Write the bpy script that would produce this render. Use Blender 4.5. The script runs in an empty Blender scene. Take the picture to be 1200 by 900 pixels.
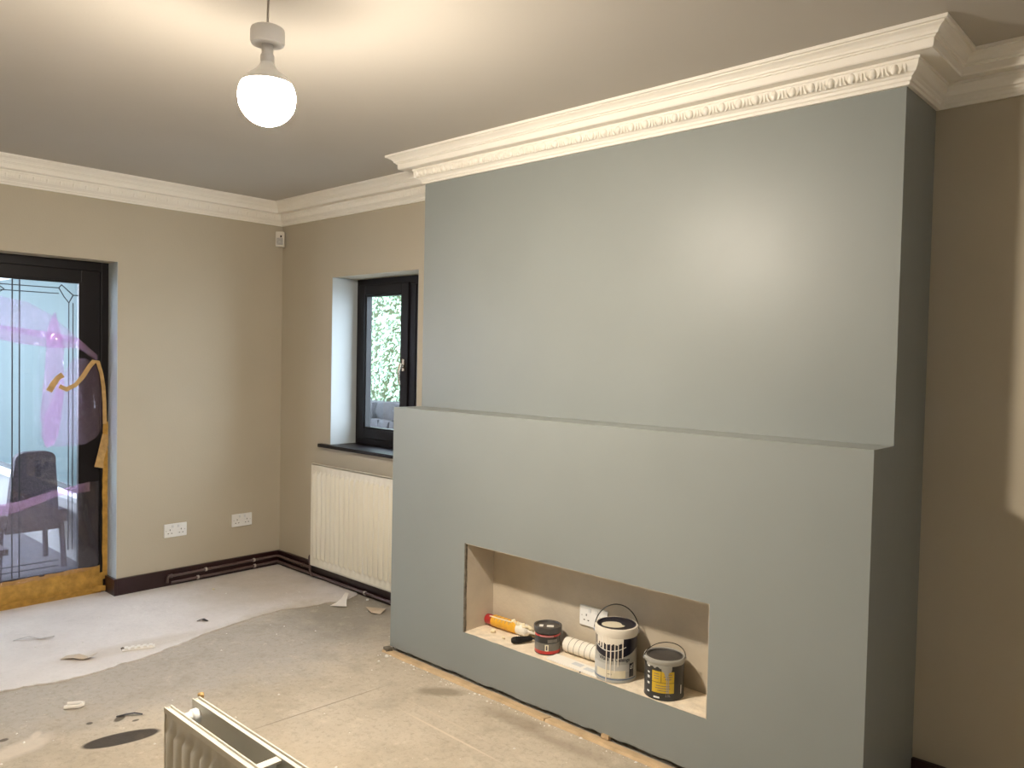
import bpy, bmesh, math, random
from mathutils import Vector, Matrix, noise

# ------------------------------------------------------------------ camera, sky, sun, exposure
scn = bpy.context.scene
COL = scn.collection
R = math.radians
CAM = Vector((5.0162, -3.0082, 1.5))
YAW, PITCH, ROLL, FPX = 0.7465, -0.0315, 0.0209, 927.07
cd = bpy.data.cameras.new('camera'); cam = bpy.data.objects.new('camera', cd); COL.objects.link(cam)
fw = Vector((-math.sin(YAW)*math.cos(PITCH), math.cos(YAW)*math.cos(PITCH), math.sin(PITCH)))
rt = Vector((math.cos(YAW), math.sin(YAW), 0)); up = rt.cross(fw)
rt2 = rt*math.cos(ROLL) + up*math.sin(ROLL); up2 = -rt*math.sin(ROLL) + up*math.cos(ROLL)
mw = Matrix((rt2, up2, -fw)).transposed().to_4x4(); mw.translation = CAM
cam.matrix_world = mw
cd.sensor_fit = 'HORIZONTAL'; cd.sensor_width = 36; cd.lens = FPX/1200*36; cd.clip_start = 0.02
scn.camera = cam

world = bpy.data.worlds.new('overcast_sky'); scn.world = world; world.use_nodes = True
bg = world.node_tree.nodes['Background']
SKY = 16.0
bg.inputs[0].default_value = (0.76, 0.85, 1.0, 1); bg.inputs[1].default_value = SKY
sd = bpy.data.lights.new('sun', 'SUN'); sd.energy = 6.0; sd.angle = R(3); sd.color = (1, .97, .9)
sun = bpy.data.objects.new('sun', sd); COL.objects.link(sun); sun.location = (0, -4, 9)
sun.rotation_euler = Vector((0.15, 1.0, -1.35)).to_track_quat('-Z', 'Y').to_euler()
BULB = 1080.0
scn.view_settings.view_transform = 'Standard'; scn.view_settings.look = 'None'
scn.view_settings.exposure = 0.0; scn.view_settings.gamma = 1.0; scn.view_settings.use_curve_mapping = False

# ------------------------------------------------------------------ measurements (metres)
X0, X1 = 1.859, 4.191          # chimney breast, left and right
U, L = 0.289, 0.473            # projection of upper and lower breast
ZL = 1.244                     # ledge height
ZC, ZT = 2.40, 2.54            # cornice bottom, ceiling
NX0, NX1, NZ0, NZ1, NB = 2.395, 3.651, 0.227, 0.644, -0.281
AY = 0.04                      # alcove wall plane
XR, YF = 6.3, -5.2             # far right wall, wall behind the camera
DY, DZ, DX = -1.112, 2.037, -0.15   # door opening edge, head, frame plane
WX0, WX1, WZ0, WZ1, WY = 0.612, 1.479, 0.912, 2.010, 0.2

# ------------------------------------------------------------------ materials
def newmat(name):
    m = bpy.data.materials.new(name); m.use_nodes = True
    nt = m.node_tree; return m, nt, nt.nodes['Principled BSDF']
def mat(name, col, rough=.6, spec=.4, metal=0, var=0.06, vscale=6, bump=0.0, bscale=60, coat=0):
    m, nt, b = newmat(name)
    b.inputs['Roughness'].default_value = rough; b.inputs['Specular IOR Level'].default_value = spec
    b.inputs['Metallic'].default_value = metal; b.inputs['Coat Weight'].default_value = coat
    tc = nt.nodes.new('ShaderNodeTexCoord')
    n = nt.nodes.new('ShaderNodeTexNoise'); n.inputs['Scale'].default_value = vscale; n.inputs['Detail'].default_value = 5
    nt.links.new(tc.outputs['Object'], n.inputs['Vector'])
    r = nt.nodes.new('ShaderNodeValToRGB'); r.color_ramp.elements[0].position = .3; r.color_ramp.elements[1].position = .7
    r.color_ramp.elements[0].color = [c*(1-var) for c in col]+[1]; r.color_ramp.elements[1].color = [min(1, c*(1+var)) for c in col]+[1]
    nt.links.new(n.outputs['Fac'], r.inputs['Fac']); nt.links.new(r.outputs['Color'], b.inputs['Base Color'])
    if bump:
        n2 = nt.nodes.new('ShaderNodeTexNoise'); n2.inputs['Scale'].default_value = bscale; n2.inputs['Detail'].default_value = 4
        nt.links.new(tc.outputs['Object'], n2.inputs['Vector'])
        bp = nt.nodes.new('ShaderNodeBump'); bp.inputs['Strength'].default_value = bump; bp.inputs['Distance'].default_value = .01
        nt.links.new(n2.outputs['Fac'], bp.inputs['Height']); nt.links.new(bp.outputs['Normal'], b.inputs['Normal'])
    return m
M = {}
M['cream'] = mat('cream_wall_paint', (.49, .435, .335), .75, .25, var=.03, vscale=2, bump=.05, bscale=90)
M['ceiling'] = mat('white_ceiling_paint', (.51, .475, .42), .7, .3, var=.02, vscale=2, bump=.04, bscale=80)
M['cornice'] = mat('white_cornice_paint', (.87, .83, .745), .5, .4, var=.02)
M['grey'] = mat('grey_chimney_paint', (.252, .270, .256), .42, .32, var=.03, vscale=2.5, bump=.09, bscale=13)
M['plaster'] = mat('niche_plaster', (.53, .465, .365), .85, .2, var=.07, vscale=9, bump=.15, bscale=70)
M['ledge_dirt'] = mat('niche_floor_plaster', (.78, .68, .53), .9, .1, var=.12, vscale=22, bump=.5, bscale=45)
M['edge'] = mat('raw_board_edge', (.16, .14, .11), .9, .1, var=.4, vscale=40, bump=.5)
M['maroon'] = mat('dark_maroon_gloss', (.022, .006, .007), .3, .5, var=.2)
M['black'] = mat('black_plastic_frame', (.008, .006, .007), .4, .25, var=.2)
M['blackin'] = mat('black_rubber', (.012, .012, .012), .6, .3, var=.3)
M['rad'] = mat('cream_radiator_enamel', (.76, .71, .58), .35, .5, var=.02)
M['rad2'] = mat('white_radiator_enamel', (.66, .63, .55), .4, .5, var=.05)
M['dark_in'] = mat('dark_radiator_inside', (.22, .2, .17), .8, .2, var=.2)  # inside of the loose radiator, darker than its skins
M['pipe'] = mat('brown_painted_pipe', (.10, .066, .062), .35, .5, var=.25)
M['clip'] = mat('grey_white_plastic', (.5, .46, .43), .5, .4)
M['white'] = mat('white_plastic', (.80, .80, .78), .35, .5, var=.02)
M['switch'] = mat('white_switch_plastic', (.68, .69, .70), .35, .5, var=.02)
M['hole'] = mat('dark_socket_hole', (.02, .02, .02), .8, .2)
M['sensor'] = mat('sensor_plastic', (.66, .62, .54), .5, .4)
M['lens'] = mat('sensor_lens', (.45, .43, .40), .35, .5, var=.15, vscale=60)
M['tape'] = mat('amber_masking_tape', (.48, .27, .055), .6, .3, var=.25, vscale=25, bump=.5, bscale=60)
M['tapelight'] = mat('pale_masking_tape', (.52, .33, .13), .6, .3, var=.2, vscale=30, bump=.3)
M['lead'] = mat('lead_came', (.03, .035, .045), .5, .4)
M['chrome'] = mat('worn_brass_chrome', (.62, .56, .46), .25, .5, metal=1)
M['wire'] = mat('dark_wire', (.03, .03, .03), .35, .5, metal=.6)
M['wood'] = mat('raw_pine_batten', (.58, .42, .25), .8, .2, var=.18, vscale=14, bump=.3, bscale=50)
M['reveal'] = mat('daylit_reveal_paint', (.46, .50, .51), .7, .25, var=.02)  # white reveal paint, its blue tint puts the daylight into the colour
M['upvc'] = mat('white_upvc', (.8, .82, .84), .4, .4, var=.02)
M['slatfab'] = None
M['patio'] = mat('conservatory_tiles', (.10, .095, .12), .4, .4, var=.15, vscale=8)
M['chair'] = mat('dark_wicker', (.075, .06, .085), .7, .3, var=.3, vscale=60, bump=.6, bscale=90)
M['stone'] = mat('garden_stone', (.032, .032, .037), .85, .2, var=.35, vscale=8, bump=.6, bscale=20)
M['leaf'] = mat('ivy_leaf', (.26, .42, .28), .4, .5, var=.5, vscale=9)
M['earth'] = mat('bank_earth', (.10, .12, .07), .95, .1, var=.3)
M['pale_ground'] = mat('paving', (.42, .43, .42), .95, .1, var=.3)  # unseen outside ground, lightened to bounce sky light into the window
M['side_block'] = mat('side_block_render', (.55, .52, .47), .9, .2)  # surface of the unseen wall that blocks daylight beside the conservatory
M['soffit'] = mat('soffit_board', (.4, .4, .4), .8, .2)
M['tin_metal'] = mat('tin_metal', (.55, .56, .58), .3, .5, metal=.8)
M['tin_label'] = mat('silver_grey_label', (.40, .40, .37), .4, .5, var=.03)
M['tin_label2'] = mat('pale_grey_label', (.50, .50, .47), .4, .5, var=.03)
M['navy'] = mat('navy_label', (.008, .008, .022), .3, .5)
M['creamlab'] = mat('cream_label', (.72, .66, .50), .45, .4, var=.03)
M['paintdrip'] = mat('dried_cream_paint', (.80, .74, .63), .45, .5, var=.03)
M['greydrip'] = mat('dried_grey_paint', (.34, .33, .29), .4, .5, var=.05)
M['text'] = mat('dark_print', (.05, .05, .06), .5, .3)
M['textpale'] = mat('pale_print', (.75, .75, .72), .5, .3)
M['lidnavy'] = mat('dark_tin_lid', (.012, .012, .022), .3, .5)
M['lidgrey'] = mat('grey_tin_lid', (.06, .055, .05), .35, .5, var=.2, vscale=30)
M['tin_black'] = mat('black_tin_wall', (.035, .033, .03), .4, .5, var=.2, vscale=20)
M['yellow'] = mat('yellow_label', (.60, .40, .03), .45, .4, var=.12, vscale=30)
M['redlab'] = mat('red_label', (.50, .04, .035), .35, .5, var=.2, vscale=30)
M['greylab'] = mat('grey_brown_label', (.16, .15, .13), .45, .4, var=.15, vscale=30)
M['red'] = mat('red_plastic', (.42, .025, .03), .35, .5)
M['orange'] = mat('amber_yellow_label', (.75, .40, .04), .4, .4, var=.12, vscale=35)
M['foam'] = mat('dried_cream_sealant', (.83, .74, .52), .8, .2, var=.08, vscale=40, bump=.4)
M['roll'] = mat('white_roll_fabric', (.84, .80, .71), .8, .2, var=.03, bump=.2, bscale=120)
M['band'] = mat('grey_band', (.30, .29, .26), .7, .2)
M['paper'] = mat('white_paper', (.82, .79, .72), .8, .2, var=.03)
M['paperprint'] = mat('pale_blue_print', (.60, .62, .63), .8, .2)
M['debris'] = mat('white_debris', (.80, .76, .70), .7, .3, var=.06)
M['cardscrap'] = mat('buff_scrap', (.55, .45, .34), .8, .2, var=.1)
M['darkscrap'] = mat('dark_scrap', (.05, .045, .05), .7, .3)
M['cord'] = mat('grey_flex', (.42, .38, .33), .5, .4)
M['cap'] = mat('white_pendant_plastic', (.72, .70, .68), .4, .4, var=.01)

def emission(name, col, s):
    m = bpy.data.materials.new(name); m.use_nodes = True; nt = m.node_tree; nt.nodes.clear()
    e = nt.nodes.new('ShaderNodeEmission'); e.inputs[0].default_value = (*col, 1); e.inputs[1].default_value = s
    o = nt.nodes.new('ShaderNodeOutputMaterial'); nt.links.new(e.outputs[0], o.inputs[0]); return m
M['bulb'] = emission('lit_bulb', (1.0, .885, .74), BULB)
M['bulb_upper'] = emission('lit_bulb_upper', (1.0, .885, .74), BULB*.10)   # frosted shoulder around the light engine, far dimmer

def glass(name, tint, gl=.06):
    m = bpy.data.materials.new(name); m.use_nodes = True; nt = m.node_tree; nt.nodes.clear()
    t = nt.nodes.new('ShaderNodeBsdfTransparent'); t.inputs[0].default_value = (*tint, 1)
    g = nt.nodes.new('ShaderNodeBsdfGlossy'); g.inputs['Roughness'].default_value = .03
    x = nt.nodes.new('ShaderNodeMixShader'); x.inputs[0].default_value = gl
    o = nt.nodes.new('ShaderNodeOutputMaterial')
    nt.links.new(t.outputs[0], x.inputs[1]); nt.links.new(g.outputs[0], x.inputs[2]); nt.links.new(x.outputs[0], o.inputs[0]); return m
M['glass'] = glass('window_glass', (.93, .96, .96))
def film(name, tint, dif, rough=.15, fd=.2, fg=.1):
    m = bpy.data.materials.new(name); m.use_nodes = True; nt = m.node_tree; nt.nodes.clear()
    t = nt.nodes.new('ShaderNodeBsdfTransparent'); t.inputs[0].default_value = (*tint, 1)
    d = nt.nodes.new('ShaderNodeBsdfTranslucent'); d.inputs[0].default_value = (*dif, 1)
    d2 = nt.nodes.new('ShaderNodeBsdfDiffuse'); d2.inputs[0].default_value = (*dif, 1)
    a = nt.nodes.new('ShaderNodeMixShader'); a.inputs[0].default_value = .5
    g = nt.nodes.new('ShaderNodeBsdfGlossy'); g.inputs['Roughness'].default_value = rough
    x = nt.nodes.new('ShaderNodeMixShader'); x.inputs[0].default_value = fd
    y = nt.nodes.new('ShaderNodeMixShader'); y.inputs[0].default_value = fg
    o = nt.nodes.new('ShaderNodeOutputMaterial')
    nt.links.new(d.outputs[0], a.inputs[1]); nt.links.new(d2.outputs[0], a.inputs[2])
    nt.links.new(t.outputs[0], x.inputs[1]); nt.links.new(a.outputs[0], x.inputs[2])
    nt.links.new(x.outputs[0], y.inputs[1]); nt.links.new(g.outputs[0], y.inputs[2]); nt.links.new(y.outputs[0], o.inputs[0]); return m
M['film'] = film('pink_polythene', (.95, .85, .97), (.92, .66, .88), .10, .13, .05)
M['filmdense'] = film('pink_polythene_folded', (.92, .74, .91), (.90, .55, .80), .10, .18, .07)
M['blind'] = film('translucent_white_blind', (0, 0, 0), (.30, .365, .385), .5, .96, .02)

# floor materials: colour, stains and worn lines with shapes of their own
def floor_mat(name, c1, c2, marks, speck=.5):
    m, nt, b = newmat(name); N = nt.nodes; Lk = nt.links
    b.inputs['Roughness'].default_value = .75; b.inputs['Specular IOR Level'].default_value = .25
    tc = N.new('ShaderNodeTexCoord')
    def tex(scale, detail=6, rough=.6):
        n = N.new('ShaderNodeTexNoise'); n.inputs['Scale'].default_value = scale; n.inputs['Detail'].default_value = detail
        n.inputs['Roughness'].default_value = rough; Lk.new(tc.outputs['Object'], n.inputs['Vector']); return n
    def ramp(src, a, bb, ca, cb):
        r = N.new('ShaderNodeValToRGB'); r.color_ramp.elements[0].position = a; r.color_ramp.elements[1].position = bb
        r.color_ramp.elements[0].color = ca; r.color_ramp.elements[1].color = cb; Lk.new(src, r.inputs[0]); return r
    col = ramp(tex(2.2).outputs['Fac'], .35, .65, (*c1, 1), (*c2, 1)).outputs[0]
    def mix(fac, ccol, colin, amt=1.0, mode='MIX'):
        x = N.new('ShaderNodeMix'); x.data_type = 'RGBA'; x.blend_type = mode
        if amt != 1.0:
            mm = N.new('ShaderNodeMath'); mm.operation = 'MULTIPLY'; mm.inputs[1].default_value = amt; Lk.new(fac, mm.inputs[0]); fac = mm.outputs[0]
        Lk.new(fac, x.inputs['Factor']); Lk.new(colin, x.inputs['A']); x.inputs['B'].default_value = (*ccol, 1); return x.outputs['Result']
    for mi, (cx, cy, rx, ry, ang, ccol, amt, soft, wob) in enumerate(marks):      # elliptical stains, patches and streaks
        mp = N.new('ShaderNodeMapping'); mp.vector_type = 'TEXTURE'
        mp.inputs['Location'].default_value = (cx, cy, 0); mp.inputs['Rotation'].default_value = (0, 0, ang)
        mp.inputs['Scale'].default_value = (rx, ry, 1)
        Lk.new(tc.outputs['Object'], mp.inputs[0])
        sx = N.new('ShaderNodeSeparateXYZ'); Lk.new(mp.outputs[0], sx.inputs[0])
        cb = N.new('ShaderNodeCombineXYZ'); Lk.new(sx.outputs[0], cb.inputs[0]); Lk.new(sx.outputs[1], cb.inputs[1])
        ln = N.new('ShaderNodeVectorMath'); ln.operation = 'LENGTH'; Lk.new(cb.outputs[0], ln.inputs[0])
        ns = tex(14 if wob < .5 else 7, 4); md = N.new('ShaderNodeMath'); md.operation = 'MULTIPLY_ADD'
        md.inputs[1].default_value = wob; Lk.new(ns.outputs['Fac'], md.inputs[0]); Lk.new(ln.outputs['Value'], md.inputs[2])
        off = wob*.5
        f = ramp(md.outputs[0], max(0, min(.99, (1-soft)*.5+off*.5)), min(1, .5+off*.5), (1, 1, 1, 1), (0, 0, 0, 1))
        # ramp input is scaled to 0..0.5 so that wobble stays in range
        hf = N.new('ShaderNodeMath'); hf.operation = 'MULTIPLY'; hf.inputs[1].default_value = .5
        Lk.new(md.outputs[0], hf.inputs[0]); Lk.new(hf.outputs[0], f.inputs[0])
        col = mix(f.outputs[0], ccol, col, amt)
        if mi == 2:      # fine speckle over the broad patches
            col = mix(ramp(tex(34, 9, .8).outputs['Fac'], .50, .64, (0, 0, 0, 1), (1, 1, 1, 1)).outputs[0], tuple(c*.60 for c in c1), col, speck)
            col = mix(ramp(tex(11, 10, .82).outputs['Fac'], .55, .66, (0, 0, 0, 1), (1, 1, 1, 1)).outputs[0], tuple(min(1, c*1.3) for c in c2), col, speck*.9)
            col = mix(ramp(tex(5, 8, .7).outputs['Fac'], .52, .66, (0, 0, 0, 1), (1, 1, 1, 1)).outputs[0], tuple(c*.70 for c in c1), col, speck*.8)
    Lk.new(col, b.inputs['Base Color'])
    bp = N.new('ShaderNodeBump'); bp.inputs['Strength'].default_value = .5; bp.inputs['Distance'].default_value = .008
    Lk.new(tex(26, 8, .7).outputs['Fac'], bp.inputs['Height']); Lk.new(bp.outputs['Normal'], b.inputs['Normal'])
    return m
grey_c = (.43, .39, .34)
M['floor'] = floor_mat('bare_concrete_floor', (.45, .385, .295), (.56, .485, .38), [
    (1.30, -1.25, .62, 1.9, R(-4), grey_c, .85, .55, .9),            # greyer rough band beside the levelled patch
    (1.25, -.25, .55, .5, 0, (.29, .265, .22), .7, .6, .9),
    (1.35, -2.0, .30, .35, 0, (.46, .42, .36), .6, .6, .9),
    (1.878, -1.80, .055, .145, R(-14), (.035, .028, .022), .93, .12, .06),  # dark oval damp stain
    (1.70, -1.74, .020, .035, R(40), (.06, .05, .04), .8, .3, .3),
    (1.66, -1.84, .014, .014, 0, (.06, .05, .04), .8, .3, .3),
    (1.76, -1.70, .010, .016, 0, (.06, .05, .04), .8, .3, .3),
    (1.58, -2.12, .015, .02, 0, (.08, .06, .05), .8, .3, .3),
    (1.70, -2.10, .07, .16, R(20), (.66, .58, .48), .75, .5, .9),       # pale plaster splash
    (1.62, -2.02, .02, .04, R(60), (.66, .58, .48), .7, .5, .5),
    (2.74, -.882, .36, .007, R(-1.5), (.66, .56, .43), .7, .5, .4),      # pale worn line
    (2.62, -.80, .33, .006, R(-2), (.60, .50, .38), .5, .5, .5),
    (2.42, -.63, .13, .055, R(40), (.20, .165, .11), .6, .5, .7),       # dark scuffed patch by the breast
    (2.85, -.60, .22, .06, R(5), (.24, .19, .13), .5, .6, .9),
    (3.1, -.62, .30, .05, R(3), (.27, .21, .15), .45, .6, .9),
    (2.18, -1.10, .005, .40, R(-3), (.22, .18, .14), .7, .4, .4),        # hairline cracks
    (2.62, -1.55, .7, .35, R(12), (.50, .40, .28), .4, .7, .9),
])
M['level'] = floor_mat('levelled_screed', (.66, .605, .565), (.74, .69, .65), [
    (.55, -.45, .45, .55, 0, (.52, .44, .34), .55, .7, .9),
    (.95, -1.35, .10, .55, R(-6), (.56, .49, .41), .6, .6, .9),
    (.98, -.60, .12, .5, R(6), (.53, .46, .37), .6, .6, .9),
], speck=.16)

# ------------------------------------------------------------------ mesh helpers
class MB:
    def __init__(s): s.bm = bmesh.new()
    def face(s, pts):
        return s.bm.faces.new([s.bm.verts.new(p) for p in pts])
    def box(s, a, b):
        x0, y0, z0 = a; x1, y1, z1 = b
        v = [s.bm.verts.new(p) for p in ((x0,y0,z0),(x1,y0,z0),(x1,y1,z0),(x0,y1,z0),(x0,y0,z1),(x1,y0,z1),(x1,y1,z1),(x0,y1,z1))]
        for f in ((0,3,2,1),(4,5,6,7),(0,1,5,4),(1,2,6,5),(2,3,7,6),(3,0,4,7)): s.bm.faces.new([v[i] for i in f])
        return s
    def obox(s, c, dx, dy, dz, u=(1,0,0), v=(0,1,0)):
        u = Vector(u).normalized(); v = Vector(v).normalized(); w = u.cross(v); c = Vector(c)
        vs = [s.bm.verts.new(c+u*a*dx/2+v*b*dy/2+w*d*dz/2) for d in (-1,1) for a, b in ((-1,-1),(1,-1),(1,1),(-1,1))]
        for f in ((0,3,2,1),(4,5,6,7),(0,1,5,4),(1,2,6,5),(2,3,7,6),(3,0,4,7)): s.bm.faces.new([vs[i] for i in f])
        return s
    def lathe(s, prof, seg=32, c=(0,0,0), axis=None, cap=True):
        c = Vector(c)
        if axis is None: q = Matrix.Identity(3)
        else: q = Vector((0,0,1)).rotation_difference(Vector(axis).normalized()).to_matrix()
        rings = []
        for r, z in prof:
            rings.append([s.bm.verts.new(c+q@Vector((r*math.cos(2*math.pi*i/seg), r*math.sin(2*math.pi*i/seg), z))) for i in range(seg)])
        for a, b in zip(rings, rings[1:]):
            for i in range(seg): s.bm.faces.new((a[i], a[(i+1)%seg], b[(i+1)%seg], b[i]))
        if cap:
            if prof[0][0] > 1e-5: s.bm.faces.new(rings[0][::-1])
            if prof[-1][0] > 1e-5: s.bm.faces.new(rings[-1])
        return s
    def tube(s, pts, r, seg=10, rr=None):
        pts = [Vector(p) for p in pts]; rings = []; n = len(pts)
        t0 = (pts[1]-pts[0]).normalized(); ref = Vector((0,0,1)) if abs(t0.z) < .9 else Vector((1,0,0))
        nrm = (ref - t0*ref.dot(t0)).normalized()
        for i, p in enumerate(pts):
            t = (pts[min(i+1,n-1)]-pts[max(i-1,0)]).normalized()
            nrm = (nrm - t*nrm.dot(t)).normalized(); b = t.cross(nrm)
            ri = rr[i] if rr else r
            rings.append([s.bm.verts.new(p+(nrm*math.cos(2*math.pi*k/seg)+b*math.sin(2*math.pi*k/seg))*ri) for k in range(seg)])
        for a, b in zip(rings, rings[1:]):
            for i in range(seg): s.bm.faces.new((a[i], a[(i+1)%seg], b[(i+1)%seg], b[i]))
        s.bm.faces.new(rings[0][::-1]); s.bm.faces.new(rings[-1]); return s
    def prism(s, pts, d):           # planar polygon pushed along vector d
        d = Vector(d); a = [s.bm.verts.new(p) for p in pts]; b = [s.bm.verts.new(Vector(p)+d) for p in pts]; n = len(pts)
        s.bm.faces.new(a[::-1]); s.bm.faces.new(b)
        for i in range(n): s.bm.faces.new((a[i], a[(i+1)%n], b[(i+1)%n], b[i]))
        return s
    def arc(s, r, a0, a1, z0, z1, th=.0006, seg=None, zf=None):     # patch on a cylinder, angles in degrees, front is -90
        seg = seg or max(2, int(abs(a1-a0)/6)); vs = []
        for i in range(seg+1):
            a = R(a0+(a1-a0)*i/seg); zz = zf(i/seg) if zf else (z0, z1)
            vs.append([s.bm.verts.new((q*math.cos(a), q*math.sin(a), z)) for q, z in ((r, zz[0]), (r+th, zz[0]), (r+th, zz[1]), (r, zz[1]))])
        for a, b in zip(vs, vs[1:]):
            for k in range(4): s.bm.faces.new((a[k], b[k], b[(k+1)%4], a[(k+1)%4]))
        s.bm.faces.new(vs[0][::-1]); s.bm.faces.new(vs[-1]); return s
    def build(s, name, m, parent=None, smooth=False, bevel=0, bseg=2, loc=None):
        bm = s.bm
        bmesh.ops.recalc_face_normals(bm, faces=bm.faces)
        if bevel:
            bmesh.ops.bevel(bm, geom=[e for e in bm.edges if len(e.link_faces) == 2 and e.calc_face_angle(0) > .5], offset=bevel, segments=bseg, affect='EDGES', profile=.7)
        me = bpy.data.meshes.new(name); bm.to_mesh(me); bm.free()
        if smooth:
            for p in me.polygons: p.use_smooth = True
            try: me.set_sharp_from_angle(angle=R(40))
            except Exception: pass
        me.materials.append(M[m] if isinstance(m, str) else m)
        o = bpy.data.objects.new(name, me); COL.objects.link(o)
        if parent: o.parent = parent
        if loc: o.location = loc
        return o
def tag(o, label=None, cat=None, group=None, kind=None):
    if label: o['label'] = label
    if cat: o['category'] = cat
    if group: o['group'] = group
    if kind: o['kind'] = kind
    return o
def thing(name, label, cat, loc=(0,0,0), rotz=0, group=None, kind=None, rot=None):
    o = bpy.data.objects.new(name, None); COL.objects.link(o); o.empty_display_size = .05
    o.location = loc; o.rotation_euler = rot if rot else (0, 0, rotz)
    return tag(o, label, cat, group, kind)
def link_copy(mesh_obj, parent, loc=None, rot=None, scale=None):
    c = mesh_obj.copy(); COL.objects.link(c); c.parent = parent
    if loc is not None: c.location = loc
    if rot is not None: c.rotation_euler = rot
    if scale is not None: c.scale = scale
    return c
def text_mesh(txt, size, name, m, parent, r, ang, z, bold=0, rot90=False, th=.0004):
    cu = bpy.data.curves.new(name, 'FONT'); cu.body = txt; cu.size = size; cu.align_x = 'CENTER'; cu.align_y = 'CENTER'; cu.offset = bold; cu.resolution_u = 2
    o = bpy.data.objects.new(name+'_tmp', cu); COL.objects.link(o)
    dg = bpy.context.evaluated_depsgraph_get(); me = bpy.data.meshes.new_from_object(o.evaluated_get(dg))
    bpy.data.objects.remove(o); bpy.data.curves.remove(cu)
    for v in me.vertices:
        u, w = v.co.x, v.co.y
        if rot90: u, w = -w, u
        a = R(ang)+u/r
        v.co = ((r+th)*math.cos(a), (r+th)*math.sin(a), z+w)
    me.materials.clear(); me.materials.append(M[m]); me.name = name
    ob = bpy.data.objects.new(name, me); COL.objects.link(ob); ob.parent = parent; return ob
rnd = random.Random(7)

# ------------------------------------------------------------------ the room
# floor slab and the levelled patch on it
tag(MB().box((-.35, YF-.2, -.12), (XR+.2, .3, 0)).build('floor', 'floor'), 'bare dusty concrete floor stripped of its covering', 'floor', kind='structure')
edge = [(1.083,-1.989),(1.146,-1.753),(1.133,-1.445),(.992,-.986),(.923,-.533),(1.0,-.25),(1.03,-.14),(.975,-.03)]
pts = [(0.0, 0.0), (-.14, -1.13)]
pts = [(0,-.002), (0,DY), (-.14,DY), (-.14,-3.0), (0,-3.0), (0,-3.4), (1.02,-3.4), (1.08,-3.0), (1.03,-2.5)]
poly = []
for a, b in zip(edge, edge[1:]):
    n = 14
    for i in range(n):
        t = i/n; x = a[0]+(b[0]-a[0])*t; y = a[1]+(b[1]-a[1])*t
        x += .022*noise.noise((x*9, y*9, 1))+.012*noise.noise((x*30, y*30, 4)); poly.append((x, y))
poly.append(edge[-1])
mb = MB(); mb.prism([(x, y, .0005) for x, y in pts+poly+[(.9,-.002)]], (0, 0, .0055))
tag(mb.build('floor_screed', 'level'), 'smooth pale levelled screed patch in front of the glazed door', 'floor patch', kind='structure')

# walls
mb = MB(); T = .30
mb.box((-T, YF, 0), (0, -3.0, ZT)); mb.box((-T, -3.0, DZ), (0, DY, ZT)); mb.box((-T, DY, 0), (0, T, ZT))
tag(mb.build('wall_left', 'cream'), 'cream painted wall holding the black glazed door', 'wall', kind='structure')
mb = MB()
mb.box((0, 0, 0), (WX0, T, ZT)); mb.box((WX0, 0, 0), (WX1, T, WZ0-.022)); mb.box((WX0, 0, WZ1), (WX1, T, ZT)); mb.box((WX1, 0, 0), (X0, T, ZT))
tag(mb.build('wall_back', 'cream'), 'cream painted wall with the small black window above a radiator', 'wall', kind='structure')
tag(MB().box((X1, AY, 0), (XR, T, ZT)).build('wall_alcove', 'cream'), 'shaded cream wall in the alcove right of the chimney breast', 'wall', kind='structure')
# right wall with an unseen window that lets daylight into the alcove side
RW0, RW1 = -2.4, -1.95
mb = MB()
mb.box((XR, YF, 0), (XR+T, RW0, ZT)); mb.box((XR, RW0, 0), (XR+T, RW1, .95)); mb.box((XR, RW0, 2.05), (XR+T, RW1, ZT)); mb.box((XR, RW1, 0), (XR+T, T, ZT))
tag(mb.build('wall_right', 'cream'), 'cream painted wall on the right beyond the picture', 'wall', kind='structure')
tag(MB().box((-T, YF-.2, 0), (XR+T, YF, ZT)).build('wall_front', 'cream'), 'cream painted wall behind the camera', 'wall', kind='structure')
tag(MB().box((-T, YF-.2, ZT), (XR+T, T, ZT+.2)).build('ceiling', 'ceiling'), 'plain off-white plastered ceiling', 'ceiling', kind='structure')

# chimney breast
cb = thing('wall_chimney', 'grey painted chimney breast with a deeper lower half and a long niche', 'chimney breast', (0,0,0), kind='structure')
mb = MB(); mb.box((X0, -U, ZL), (X1, .1, ZT)); mb.build('upper_breast', 'grey', cb)
zg = .022; fb = -L
mb = MB()
mb.box((X0, -L, NZ1), (X1, .1, ZL)); mb.box((X0, -L, .03), (X1, .1, NZ0)); mb.box((X0, -L, NZ0), (NX0, .1, NZ1)); mb.box((NX1, -L, NZ0), (X1, .1, NZ1)); mb.box((NX0, NB+.012, NZ0), (NX1, .1, NZ1))
mb.build('lower_breast', 'grey', cb)
# ragged lower edge of the plaster skin, with a dark gap under it
mb = MB(); n = 150; prev = None
for i in range(n+1):
    x = X0+(X1-X0)*i/n
    z = .022+.008*noise.noise((x*7, 0, 3))+.005*noise.noise((x*23, 2, 3))
    z = max(.008, min(.029, z))
    cur = [mb.bm.verts.new(p) for p in ((x, -L-.0006, z), (x, -L-.0006, .034), (x, -L+.01, .034), (x, -L+.01, z))]
    if prev:
        for k in range(4): mb.bm.faces.new((prev[k], cur[k], cur[(k+1)%4], prev[(k+1)%4]))
    prev = cur
mb.build('ragged_plaster_edge', 'grey', cb)
MB().box((X0+.02, -L+.03, 0), (X1-.01, .1, .03)).build('shade_gap_core', 'edge', cb)  # dark-coloured core painting in the shade of the gap
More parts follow.
